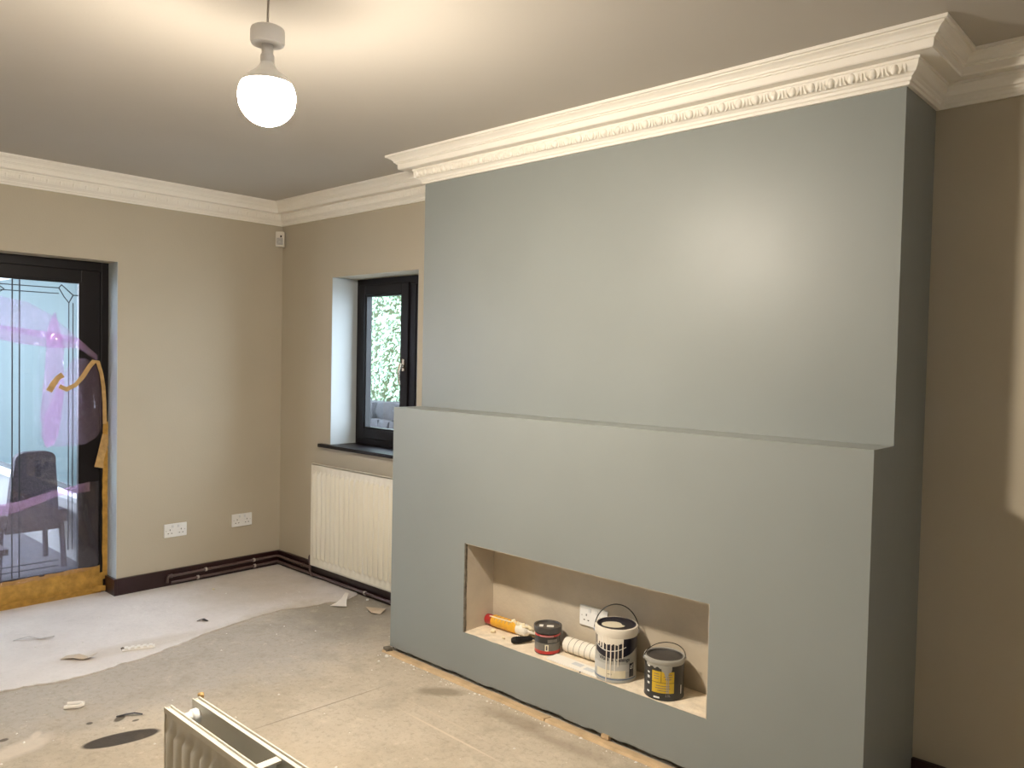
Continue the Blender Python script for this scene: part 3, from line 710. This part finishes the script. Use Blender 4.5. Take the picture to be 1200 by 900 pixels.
# alarm sensor in the corner
al = thing('alarm_sensor', 'small white motion sensor in the corner under the cornice', 'sensor', (.045, -.045, 2.30), R(45))
MB().box((-.030, -.022, -.052), (.030, .022, .052)).build('sensor_body', 'sensor', al, bevel=.006)
MB().box((-.022, -.0265, -.040), (.022, -.0215, .008)).build('sensor_lens', 'lens', al, bevel=.004)
MB().box((.004, -.0245, .012), (.014, -.0215, .026)).build('indicator_window', 'hole', al)
MB().box((-.012, .015, -.03), (.012, .044, .03)).build('bracket', 'sensor', al)

# ------------------------------------------------------------------ pendant light
BX, BY = 2.94, -1.819
pn = thing('pendant_light', 'bare lit globe bulb hanging on a thin flex from the ceiling', 'pendant light', (BX, BY, 2.0))
mb = MB(); mb.tube([(0,0,.425),(-.002,.001,.47),(.002,0,.51),(0,0,.535)], .0032); mb.build('flex', 'cord', pn, smooth=True)
mb = MB(); mb.lathe([(.034,.5325),(.038,.534),(.038,.5395)], 28); mb.build('ceiling_rose', 'cap', pn, smooth=True)
mb = MB(); mb.lathe([(.0,.428),(.040,.428),(.046,.424),(.0475,.418),(.0475,.388),(.045,.381),(.038,.379),(.0,.379)], 36, cap=False); mb.build('shade_ring', 'cap', pn, smooth=True)
mb = MB(); mb.lathe([(.0,.380),(.016,.380),(.0165,.352),(.019,.350),(.0195,.330),(.0,.330)], 24, cap=False); mb.build('lamp_holder', 'cap', pn, smooth=True)
cz_, rb = .232, .080
def dome(a0, a1, n):
    return [(max(0, rb*math.cos(R(a0+(a1-a0)*i/n))), cz_+rb*math.sin(R(a0+(a1-a0)*i/n))) for i in range(n+1)]
mb = MB(); mb.lathe([(.0,.331),(.018,.330),(.021,.322),(.029,.312)]+dome(64, 27, 5), 32, cap=False); mb.build('bulb_housing', 'white', pn, smooth=True)
mb = MB(); mb.lathe(dome(27, -14, 6), 32, cap=False); mb.build('bulb_shoulder', 'bulb_upper', pn, smooth=True)
mb = MB(); mb.lathe(dome(-14, -90, 10), 32, cap=False); mb.build('bulb', 'bulb', pn, smooth=True)

# ------------------------------------------------------------------ things in the niche
ZN = NZ0+.0025
def ring_prof(r): return r
FA = -90
# big tin
bt5 = thing('paint_tin', 'large silver paint tin with cream drips and a dark lid in the niche', 'paint tin', (3.192, -.384, ZN), R(35))
r, h = .083, .212
mb = MB(); mb.lathe([(r-.004,0),(r+.001,.001),(r+.001,.006),(r,.008),(r,h-.034),(r+.0015,h-.032),(r+.0015,h-.004),(r-.004,h-.004)], 48); mb.build('tin_body', 'tin_label', bt5, smooth=True)
mb = MB(); mb.lathe([(r+.0018,h-.036),(r+.004,h-.030),(r+.0045,h-.006),(r+.003,h),(r-.004,h+.001),(r-.006,h-.004)], 48, cap=False); mb.build('rim', 'paintdrip', bt5, smooth=True)
mb = MB(); mb.lathe([(r-.004,h+.0012),(r-.008,h+.0015),(r-.012,h-.002),(r-.018,h-.003),(.0,h-.0025)], 48, cap=False); lid = mb.build('lid', 'lidnavy', bt5, smooth=True)
mb = MB(); ell = [(-.012+.050*math.cos(a*math.pi/14)*.95, -.012+.036*math.sin(a*math.pi/14), h-.0022) for a in range(28)]
ell = [(x if not (x > .006 and y > -.02) else x*.6, y, z) for x, y, z in ell]
mb.prism(ell, (0,0,.0012)); mb.build('lid_label', 'creamlab', lid)
MB().arc(r, -178, -2, .105, .172, zf=lambda t: (.128-.030*math.sin(math.pi*min(1, t*1.15))**.9, .177)).build('navy_band', 'navy', bt5)
MB().arc(r+.0006, -160, -62, 0, 0, th=.0005, zf=lambda t: (.142-.018*math.sin(math.pi*t), .1455-.018*math.sin(math.pi*t))).build('white_swoosh', 'textpale', bt5)
MB().arc(r, -178, -25, .044, .074).build('grey_band', 'tin_label2', bt5)
MB().arc(r+.0003, -150, -62, .020, .052, zf=lambda t: (.020, .050)).build('cream_label', 'creamlab', bt5)
MB().arc(r+.0003, -175, -20, .0125, .0165).build('blue_line', mat('blue_print', (.12,.18,.28), .5), bt5)
MB().arc(r+.0004, -50, -33, .022, .076).build('size_label', 'navy', bt5)
text_mesh('5L', .020, 'size_text', 'textpale', bt5, r+.0012, -42, .062, rot90=True, bold=.0004)
text_mesh('Walls & Ceilings', .0200, 'lettering', 'text', bt5, r+.0003, -95, .093, bold=.0005)
text_mesh('matt', .010, 'lettering', 'text', bt5, r+.0009, -106, .035)
# paint run down from the rim
for a, z1, w in ((-158,.112,2.2),(-146,.142,5),(-136,.136,3.5),(-127,.128,4),(-116,.004,2.0),(-104,.022,2.2),(-93,.040,2.2),(-84,.066,2.0),(-72,.098,2.6)):
    MB().arc(r+.0012, a-w/1.6, a+w/1.6, z1, h-.030, th=.0018, seg=3, zf=lambda t, z1=z1: (z1+.004*(abs(t-.5)*2)**2, h-.030)).build('paint_drip', 'paintdrip', bt5, smooth=True)
MB().arc(r+.001, -150, -70, .14, h-.03, th=.0016, seg=24, zf=lambda t: (.158+.010*noise.noise((t*16, 3, 1))-.006*math.sin(t*3.14), h-.030)).build('paint_run', 'paintdrip', bt5, smooth=True)
def bail(par, r, zc, rise, lean, wr, m='wire', ang=0):
    pts = []
    for i in range(25):
        a = math.pi*i/24; x = -math.cos(a)*r; up_ = math.sin(a)*rise
        p = Vector((x, up_*math.sin(lean), zc+up_*math.cos(lean))); p.rotate(Matrix.Rotation(ang, 3, 'Z')); pts.append(p)
    mb = MB(); mb.tube(pts, wr, seg=8); mb.build('bail_handle', m, par, smooth=True)
    for s in (-1, 1):
        p = Vector((s*r, 0, zc)); p.rotate(Matrix.Rotation(ang, 3, 'Z')); ax = Vector((s,0,0)); ax.rotate(Matrix.Rotation(ang, 3, 'Z'))
        mb = MB(); mb.lathe([(.008,-.006),(.009,.0),(.006,.003)], 14, p, ax); mb.build('handle_lug', 'tin_metal', par, smooth=True)
bail(bt5, r+.0055, h-.026, .100, R(12), .0021, ang=R(2))

# yellow labelled tin
bt2 = thing('paint_tin', 'dark paint tin with a yellow label and grey drip at the niche right end', 'paint tin', (3.424, -.392, ZN), R(33))
r, h = .0745, .152
mb = MB(); mb.lathe([(r-.003,0),(r+.001,.001),(r+.001,.005),(r,.007),(r,h-.016),(r-.004,h-.014)], 48); mb.build('tin_body', 'tin_black', bt2, smooth=True)
mb = MB(); mb.lathe([(r,h-.022),(r+.003,h-.018),(r+.0045,h-.004),(r+.002,h),(r-.004,h),(r-.007,h-.004)], 48, cap=False); mb.build('rim', 'greydrip', bt2, smooth=True)
mb = MB(); mb.lathe([(r-.005,h-.002),(r-.009,h-.001),(r-.012,h-.007),(.0,h-.007)], 48, cap=False); mb.build('lid', 'lidgrey', bt2, smooth=True)
for a0, a1, z0, z1 in ((-128,-101,.069,.110),(-99.5,-62,.069,.110),(-128,-62,.029,.067)): MB().arc(r, a0, a1, z0, z1, th=.0006).build('yellow_label', 'yellow', bt2)
def drip_profile(t):
    w = abs(t-.5)*2; return (h-.036-.028*max(0, 1-w*2.2)-.010*(1-w)**.5 if w < .99 else h-.03, h-.018)
MB().arc(r+.001, -100, -70, 0, 0, th=.0022, seg=20, zf=drip_profile).build('paint_drip', 'greydrip', bt2, smooth=True)
MB().arc(r+.001, -150, -98, 0, 0, th=.0015, seg=20, zf=lambda t: (h-.028+.006*noise.noise((t*6, 1, 2)), h-.018)).build('paint_run', 'greydrip', bt2, smooth=True)
for a in (-84.5, -80): MB().arc(r+.0008, a, a+2.2, .030, .095, th=.0012, seg=2).build('paint_drip', 'greydrip', bt2)
for z0, z1 in ((.118,.124),(.094,.100),(.074,.084),(.052,.060),(.022,.028)): MB().arc(r, -147, -138, z0, z1).build('side_print', 'textpale', bt2)
MB().arc(r, -122, -104, .008, .014).build('side_print', 'textpale', bt2)
MB().arc(r, -36, -33, .022, .055).build('side_print', 'textpale', bt2)
text_mesh('2.5L', .012, 'size_text', 'greydrip', bt2, r+.0002, -80, .020)
for k_, (a_, z_, n_) in enumerate(((-114,.100,7),(-114,.091,8),(-114,.082,6),(-80,.100,10),(-80,.091,12),(-80,.082,9),(-95,.056,18),(-95,.047,20),(-95,.038,14))):
    MB().arc(r+.0006, a_-n_*1.1, a_+n_*1.1, z_-.0012, z_+.0012, th=.0003).build('small_print', 'greylab', bt2)
bail(bt2, r+.004, h-.012, .084, R(-30), .0016, ang=R(8))
# small tin
bt1 = thing('paint_tin', 'small black and red tin standing between the tube and the white roll', 'paint tin', (2.826, -.378, ZN), R(38))
r, h = .055, .118
mb = MB(); mb.lathe([(r-.003,0),(r+.001,.001),(r+.001,.004),(r,.006),(r,h-.026),(r-.002,h-.022)], 40); mb.build('tin_body', 'tin_black', bt1, smooth=True)
MB().arc(r, -180, 180, .004, .018, seg=40).build('red_band', 'redlab', bt1, smooth=True)
MB().arc(r, -180, 180, .018, .050, seg=40).build('grey_band', 'greylab', bt1, smooth=True)
MB().arc(r, -180, 180, .078, .086, seg=40).build('red_stripe', 'redlab', bt1, smooth=True)
MB().arc(r+.0004, -125, -60, .0795, .083, seg=20).build('pale_stripe', mat('pink_print', (.6,.35,.35), .5), bt1)
MB().arc(r+.0006, -99, -83, .018, .045).build('white_label', 'creamlab', bt1)
MB().arc(r+.0012, -94, -88, .022, .041, th=.0003).build('label_print', 'text', bt1)
MB().arc(r+.0006, -88, -40, .054, .068).build('grey_panel', 'greylab', bt1)
mb = MB(); mb.lathe([(r,h-.026),(r+.006,h-.024),(r+.007,h-.004),(r+.005,h),(r-.001,h),(r-.004,h-.006),(.0,h-.006)], 40, cap=False); lid = mb.build('lid', 'lidgrey', bt1, smooth=True)
MB().box((-.004,-.022,h-.006),(.026,-.002,h-.0035)).build('lid_label', 'paper', lid); MB().box((-.036,-.018,h-.006),(-.020,.004,h-.004)).build('lid_mark', 'paper', lid)

# sealant cartridge lying in the left of the niche
def axis_thing(name, label, cat, p0, p1, rad):
    p0 = Vector(p0); p1 = Vector(p1); t = thing(name, label, cat, p0); d = (p1-p0); t.rotation_euler = d.to_track_quat('X', 'Z').to_euler(); return t, d.length
ct, ln = axis_thing('sealant_cartridge', 'yellow sealant cartridge with a red end lying in the niche', 'sealant tube', (2.404, -.320, ZN+.0285), (2.735, -.312, ZN+.0285), .028)
mb = MB(); mb.lathe([(.0,-.004),(.021,-.004),(.024,0),(.024,.040),(.0275,.046)], 28, axis=(1,0,0), cap=False); mb.build('red_end', 'red', ct, smooth=True)
mb = MB(); mb.lathe([(.027,.040),(.0278,.044),(.0278,.190),(.027,.194)], 28, axis=(1,0,0)); mb.build('yellow_sleeve', 'orange', ct, smooth=True)
mb = MB(); mb.lathe([(.0265,.190),(.0265,.245),(.020,.252),(.010,.258),(.008,.30),(.004,.305)], 24, axis=(1,0,0)); mb.build('white_nozzle_end', 'roll', ct, smooth=True)
for i in range(5):
    mb = MB(); x = .062+i*.022
    vs = []
    for k in range(9):
        a = R(-25-130*k/8-0); vs.append(((x, .0281*math.cos(a), -.0281*math.sin(a)), (x+.006, .0281*math.cos(a), -.0281*math.sin(a))))
    for a, b in zip(vs, vs[1:]): mb.face((a[0], a[1], b[1], b[0]))
    mb.build('label_print', 'tapelight', ct)
mb = MB(); mb.tube([(.03,-.018,.023),(.09,-.017,.0235),(.165,-.015,.0245)], .003, rr=[.003,.003,.004]); mb.build('sealant_smear', 'foam', ct, smooth=True)
mb = MB(); pts_ = []
for i in range(14):
    x = .160+.010*i; pts_.append((x, -.010+.006*math.sin(i*1.3), .027+.004*math.sin(i*2.1)-.0006*i))
mb.tube(pts_, .006, rr=[.007+.003*math.sin(i*1.9) for i in range(14)]); mb.build('sealant_blob', 'foam', ct, smooth=True)
# black tool handle
tk, ln = axis_thing('tool_handle', 'black rubber tool handle lying in front of the yellow cartridge', 'tool handle', (2.664, -.428, ZN+.016), (2.716, -.338, ZN+.017), .015)
mb = MB(); mb.lathe([(.0,-.004),(.010,-.003),(.0145,.004),(.0155,.02),(.0135,.05),(.0125,.075),(.010,.088),(.007,.094)], 22, axis=(1,0,0), cap=False); mb.build('grip', 'blackin', tk, smooth=True)
for k in range(4): mb = MB(); mb.lathe([(.0148,-.0015),(.0164,0),(.0148,.0015)], 22, (.012+.009*k,0,0), (1,0,0), cap=False); mb.build('grip_rib', 'blackin', tk, smooth=True)
mb = MB(); mb.tube([(.088,0,0),(.10,-.004,.0),(.112,-.014,-.004),(.122,-.030,-.008)], .0045); mb.build('shank', 'wire', tk, smooth=True)
# white roll with grey bands
rl, ln = axis_thing('roller_sleeve', 'white fabric roll with thin grey bands lying behind the big tin', 'roller sleeve', (2.884, -.322, ZN+.033), (3.12, -.318, ZN+.033), .03)
mb = MB(); mb.lathe([(.014,.003),(.026,.0),(.031,.004),(.0325,.012),(.0325,.207),(.030,.214),(.014,.214)], 32, axis=(1,0,0), cap=False); mb.build('sleeve', 'roll', rl, smooth=True)
mb = MB(); mb.lathe([(.014,.002),(.014,.215)], 20, axis=(1,0,0), cap=False); mb.build('core', 'band', rl, smooth=True)
for k in range(6):
    mb = MB(); x = .036+.029*k; pts_ = []
    for i in range(33):
        a = 2*math.pi*i/32; pts_.append((x+.004*math.sin(a), .0325*math.cos(a), .0325*math.sin(a)))
    mb.tube(pts_, .0013, seg=6); mb.build('band', 'band', rl, smooth=True)
# flat white booklet
bk = thing('booklet', 'flat white folded leaflet lying on the front edge of the niche', 'leaflet', (3.02, -.418, ZN+.0005), R(-2))
mb = MB(); mb.box((-.135, -.040, 0), (.135, .030, .005)); mb.build('pages', 'paper', bk, bevel=.001)
MB().box((-.02,-.012,.005),(.03,.016,.0055)).build('printed_panel', 'paperprint', bk); MB().box((.05,-.020,.005),(.10,.008,.0055)).build('printed_panel', 'paperprint', bk)
# lumps of dried sealant in the niche
def lump(loc, s, label, m='foam', name='plaster_crumb', cat='crumb', seed=0, flat=.6, group=None):
    mb = MB(); bmesh.ops.create_icosphere(mb.bm, subdivisions=2, radius=1)
    for v in mb.bm.verts:
        k = 1+.35*noise.noise(v.co*1.7+Vector((seed, 0, 0))); v.co = (v.co.x*s*k, v.co.y*s*k*.8, v.co.z*s*flat*k)
    zmin = min(v.co.z for v in mb.bm.verts)
    for v in mb.bm.verts: v.co.z -= zmin
    o = mb.build(name, m, smooth=True, loc=loc); return tag(o, label, cat, group)
lump((2.500,-.385,ZN), .014, 'cream lump of dried filler beside the red cartridge end', seed=1)
lump((2.590,-.408,ZN), .008, 'tiny cream crumb of filler near the black handle', seed=4)
lump((3.075,-.466,ZN-.001), .004, 'small dark speck on the front lip of the niche', m='darkscrap', seed=7)

# ------------------------------------------------------------------ debris on the floor
FZ = .0065
def bent_scrap(name, loc, rotz, pts2, heights, m, label, cat, th=.0015):
    mb = MB(); a = [mb.bm.verts.new((x, y, z)) for (x, y), z in zip(pts2, heights)]; b = [mb.bm.verts.new((x, y, z+th)) for (x, y), z in zip(pts2, heights)]
    n = len(a)//2      # two rails of points
    for i in range(n-1):
        for s, flip in ((a, True), (b, False)):
            f = (s[2*i], s[2*i+2], s[2*i+3], s[2*i+1]); mb.bm.faces.new(f[::-1] if flip else f)
        for k in (0, 1): mb.bm.faces.new((a[2*i+k], a[2*i+2+k], b[2*i+2+k], b[2*i+k]))
    mb.bm.faces.new((a[0], a[1], b[1], b[0])); mb.bm.faces.new((a[-2], a[-1], b[-1], b[-2]))
    return tag(mb.build(name, m, loc=loc), label, cat) if rotz == 0 else _rot(tag(mb.build(name, m, loc=loc), label, cat), rotz)
def _rot(o, r): o.rotation_euler = (0, 0, r); return o
st = thing('bracket_strip', 'white ribbed plastic strip lying on the pale screed', 'plastic strip', (.985, -1.375, FZ), R(68))
MB().box((-.075,-.022,0),(.075,.022,.006)).build('base_strip', 'debris', st, bevel=.002)
for k in range(5): MB().box((-.064+.028*k, -.016, .006), (-.048+.028*k, .016, .013)).build('rib', 'debris', st, bevel=.002)
bent_scrap('paper_scrap', (.925,-1.625,FZ), R(40), [(-.085,-.03),(-.085,.02),(-.02,-.032),(-.02,.02),(.03,-.03),(.03,.012),(.085,-.02),(.085,.0)], [.0,.0,.012,.012,.004,.004,.030,.030], 'cardscrap', 'bent buff paper scrap curled up on the pale screed', 'paper scrap')
cl = thing('pipe_clip', 'white curved plastic clip lying alone on the grey concrete', 'plastic clip', (1.463,-1.832,.0), R(60))
mb = MB(); mb.tube([(-.035,-.014,.010),(.02,-.016,.010),(.034,-.004,.010),(.032,.012,.010),(.016,.02,.010),(-.03,.02,.010)], .008, seg=8); mb.build('clip_body', 'debris', cl, smooth=True)
MB().box((-.036,-.012,.0),(-.012,.018,.006)).build('clip_foot', 'debris', cl, bevel=.001)
bent_scrap('plastic_scrap', (.811,-.956,FZ), R(30), [(-.03,-.012),(-.03,.012),(.0,-.014),(.0,.01),(.03,-.006),(.03,.006)], [0,0,.012,.010,.002,.002], 'darkscrap', 'small dark blue plastic scrap on the pale screed', 'plastic scrap')
bent_scrap('paper_scrap', (1.06,-.20,FZ), R(-50), [(-.10,-.012),(-.10,.012),(-.04,-.02),(-.04,.016),(.03,-.035),(.03,.03),(.08,-.055),(.08,.045)], [.030,.026,.008,.010,.004,.006,.001,.001], 'debris', 'torn white paper triangle on the floor below the radiator', 'paper scrap')
bent_scrap('tape_scrap', (.50,-1.70,FZ), R(55), [(-.10,-.006),(-.10,.006),(-.03,-.006),(-.03,.008),(.02,-.008),(.02,.008),(.09,-.004),(.09,.006)], [.0,.0,.018,.016,.004,.002,.012,.012], 'clip', 'twisted grey tape scrap on the screed near the door', 'tape scrap')
bent_scrap('paper_scrap', (1.33,-.16,0.001), R(15), [(-.05,-.03),(-.05,.02),(0,-.04),(0,.035),(.05,-.02),(.05,.03)], [.03,.0,.008,.012,.001,.02], 'cardscrap', 'crumpled buff paper scrap beside the lower left of the breast', 'paper scrap')
bent_scrap('cable_offcut', (1.70,-1.70,0.001), R(60), [(-.05,-.005),(-.05,.005),(-.01,-.006),(-.01,.006),(.02,-.012),(.02,.0),(.05,-.012),(.05,-.002)], [.0,.0,.006,.006,.010,.010,.002,.002], 'darkscrap', 'small dark curled offcut near the oval stain', 'offcut')
lump((1.93,-.55,0), .012, 'white plaster chip on the concrete by the left foot of the breast', 'debris', 'plaster_chip', 'plaster chip', 3)
lump((1.12,-.06,0.001), .010, 'white plaster chip on the floor under the radiator right end', 'debris', 'plaster_chip', 'plaster chip', 6)
lump((.95,-1.44,FZ), .010, 'small brown crumb beside the white ribbed strip', 'edge', 'plaster_crumb', 'crumb', 9)
lump((.30,-.64,FZ), .009, 'pale crumb on the screed in front of the pipes', 'foam', 'plaster_crumb', 'crumb', 12)
# crumbs scattered all over the floor: nobody could count them
mb = MB()
for i in range(300):
    if i < 120: x = rnd.uniform(X0, 3.6); y = -L-.05-abs(rnd.gauss(0, .02))
    else: x = rnd.uniform(.3, 3.6); y = rnd.uniform(-2.4, -.1)
    if (x > X0-.06 and y > -L-.052): continue
    if 2.8 < x < 3.8 and -2.15 < y < -1.95: continue
    s = .0012+.004*rnd.random()**2.5; z = .006 if x < 1.0 else 0
    vs = [mb.bm.verts.new((x+s*rnd.uniform(.6, 1.3)*dx, y+s*rnd.uniform(.6, 1.3)*dy, z+dz*s)) for dx, dy, dz in ((-1,-1,0),(1,-1,0),(1,1,0),(-1,1,0),(0,0,1.1))]
    for f in ((0,1,4),(1,2,4),(2,3,4),(3,0,4)): mb.bm.faces.new([vs[j] for j in f])
tag(mb.build('plaster_dust', 'debris'), 'scattered tiny white plaster crumbs over the bare floor', 'plaster crumbs', kind='stuff')

# ------------------------------------------------------------------ beyond the door: conservatory
CZ0 = -.15; CS = -.80
tag(MB().box((-5.6, -3.6, CZ0-.1), (-T-.001, .4, CZ0)).build('floor_conservatory', 'patio'), 'dark tiled conservatory floor seen through the door', 'floor', kind='structure')
cs = thing('wall_conservatory', 'white conservatory side wall with a low panel and glazing posts', 'conservatory wall', (0,0,0), kind='structure')
MB().box((-5.5, CS, CZ0), (-T-.002, CS+.2, .36)).build('dwarf_wall', 'soffit', cs)
MB().box((-5.5, CS-.10, .36), (-T-.002, CS+.16, .395)).build('ledge', 'upvc', cs, bevel=.006)
MB().box((-5.5, CS-.02, .395), (-T-.002, CS+.05, .44)).build('bottom_rail', 'lead', cs)
MB().box((-5.5, CS, 2.15), (-T-.002, CS+.08, 2.25)).build('top_rail', 'upvc', cs)
for xx in (-.6, -1.5, -2.4, -3.3, -4.2, -5.1): MB().box((xx, CS+.0, .44), (xx+.06, CS+.07, 2.15)).build('glazing_post', 'upvc', cs)
MB().box((-5.56, -3.5, CZ0), (-5.5, CS+.2, .5)).build('end_panel', 'upvc', cs)
for yy in (-3.4, -2.6, -1.8, -1.0): MB().box((-5.55, yy, .5), (-5.49, yy+.07, 2.2)).build('glazing_post', 'upvc', cs)
MB().box((-5.6, -3.6, 2.25), (-T-.002, CS+.2, 2.31)).build('unseen_shade_roof', 'upvc', cs)  # unseen solid roof, added to darken the conservatory inside
MB().box((-5.56, -3.6, CZ0), (-T-.002, -3.5, 1.05)).build('unseen_light_block', 'side_block', cs)  # unseen wall added on the open side to hold back daylight
vb = thing('vertical_blind', 'pale translucent vertical blind along the conservatory glazing', 'blind', (0,0,0))
MB().box((-5.4, CS-.075, 2.12), (-.7, CS-.035, 2.16)).build('head_rail', 'upvc', vb)
sl0 = None
for i in range(50):
    xx = -.75-i*.093
    if sl0 is None: mb = MB(); mb.box((-.046, -.0006, .46), (.046, .0006, 2.12)); sl0 = mb.build('blind_slat', 'blind', vb, loc=(xx, CS-.055, 0)); sl0.rotation_euler = (0, 0, R(14))
    else: link_copy(sl0, vb, (xx, CS-.055, 0), (0, 0, R(14+5*math.sin(i*1.7))))
# tub chair
def upright_chair(loc, rotz, label, grp=None):
    t = thing('upright_chair', label, 'chair', loc, rotz, grp)
    # upright padded back, rounded at the top, slightly wider at the seat
    mb = MB(); out = []
    for i in range(21):
        a = math.pi*i/20; cx = math.cos(a); sx_ = math.sin(a)
        out.append((.135*math.copysign(abs(cx)**.55, cx), .80+.10*sx_**.6))
    out = [(.175, .30), (.155, .6)]+out+[(-.155, .6), (-.175, .30)]
    mb.prism([(x, -.21-.10*(z-.3)+.25*x*x, z) for x, z in out], (0, .07, 0)); mb.build('backrest', 'chair', t, smooth=True)
    MB().box((-.24, -.20, .34), (.24, .26, .44)).build('seat', 'chair', t, bevel=.03)
    for sx in (-.20, .20):
        for sy in (-.17, .22): mb = MB(); mb.tube([(sx, sy, .34), (sx*1.08, sy*1.08, 0)], .02); mb.build('leg', 'chair', t, smooth=True)
    return t
upright_chair((-1.72, -1.13, CZ0), R(90), 'dark round-topped chair close behind the door pane')
upright_chair((-3.0, -1.32, CZ0), R(110), 'dark chair farther back at the left of the pane')
tb = thing('low_table', 'low dark table in the conservatory beneath the chairs', 'table', (-1.05, -1.95, CZ0))
MB().box((-.45,-.42,.36),(.45,.42,.40)).build('table_top', 'chair', tb, bevel=.006)
for sx in (-.4, .4):
    for sy in (-.37, .37): MB().box((sx-.02, sy-.02, 0), (sx+.02, sy+.02, .36)).build('leg', 'chair', tb)
MB().box((-.4,-.37,.10),(.4,.37,.12)).build('shelf', 'chair', tb)

# ------------------------------------------------------------------ beyond the window: garden bank
tag(MB().box((-9, T, -.4), (9, 9, -.3)).build('ground', 'pale_ground'), 'unseen ground paled to reflect daylight at the foot of the garden bank', 'ground', kind='structure')
tag(MB().box((-1.2, T, 2.36), (X0+.4, T+.28, 2.44)).build('trim_eaves', 'soffit'), 'grey eaves board over the outside of the window', 'eaves', kind='structure')
gw = thing('garden_wall', 'low grey stone wall at the foot of the green bank', 'stone wall', (0,0,0))
zrow = -.3; stone0 = None
for row in range(8):
    x = -3.4+rnd.uniform(0, .1); hgt = rnd.uniform(.14, .19)
    while x < .6:
        w = rnd.uniform(.16, .34); mb = MB(); bmesh.ops.create_cube(mb.bm, size=1)
        bmesh.ops.subdivide_edges(mb.bm, edges=mb.bm.edges, cuts=1, use_grid_fill=True)
        for v in mb.bm.verts:
            k = .5/max(abs(v.co.x), abs(v.co.y), abs(v.co.z), .3); d = v.co.normalized()*.5*1.25; v.co = v.co*.72+d*.28
            j = Vector((noise.noise(v.co*3+Vector((x*7, row, 0))), noise.noise(v.co*3+Vector((x*7, row, 9))), noise.noise(v.co*3+Vector((x*7, row, 17)))))*.12
            v.co = ((v.co.x+j.x)*w, (v.co.y+j.y)*.26, (v.co.z+j.z)*hgt)
        mb.build('stone', 'stone', gw, smooth=True, loc=(x+w/2, 2.05+.03*row+rnd.uniform(-.03, .03), zrow+hgt/2)); x += w*.98
    zrow += hgt*.97
hd = thing('ivy_bank', 'bright green leafy ivy bank rising behind the stone wall', 'hedge', (0,0,0))
mb = MB(); g = []
for i in range(25):
    row = []
    for j in range(17):
        x = -6+6.5*i/24; t = j/16; row.append(mb.bm.verts.new((x, 2.35+.9*t+.15*noise.noise((x, t*3, 0)), .3+3.6*t)))
    g.append(row)
for i in range(24):
    for j in range(16): mb.bm.faces.new((g[i][j], g[i+1][j], g[i+1][j+1], g[i][j+1]))
mb.build('bank_face', 'earth', hd, smooth=True)
mb = MB()
for i in range(24000):
    x = rnd.uniform(-4.6, .5); t = rnd.random(); y = 2.28+.9*t+.15*noise.noise((x, t*3, 0))-rnd.random()**2*.16; z = .75+3.1*t
    s = rnd.uniform(.012, .030); d = Vector((rnd.uniform(-.7, .7), -1, rnd.uniform(-.1, 1.1))).normalized(); a = d.orthogonal().normalized(); a.rotate(Matrix.Rotation(rnd.uniform(0, 6.28), 3, d)); b = d.cross(a); c = Vector((x, y, z))
    mb.bm.faces.new([mb.bm.verts.new(p) for p in (c-a*s, c+b*s*.6+d*.006, c+a*s, c-b*s*.6+d*.006)])
tag(mb.build('foliage', 'leaf', hd), kind='stuff')
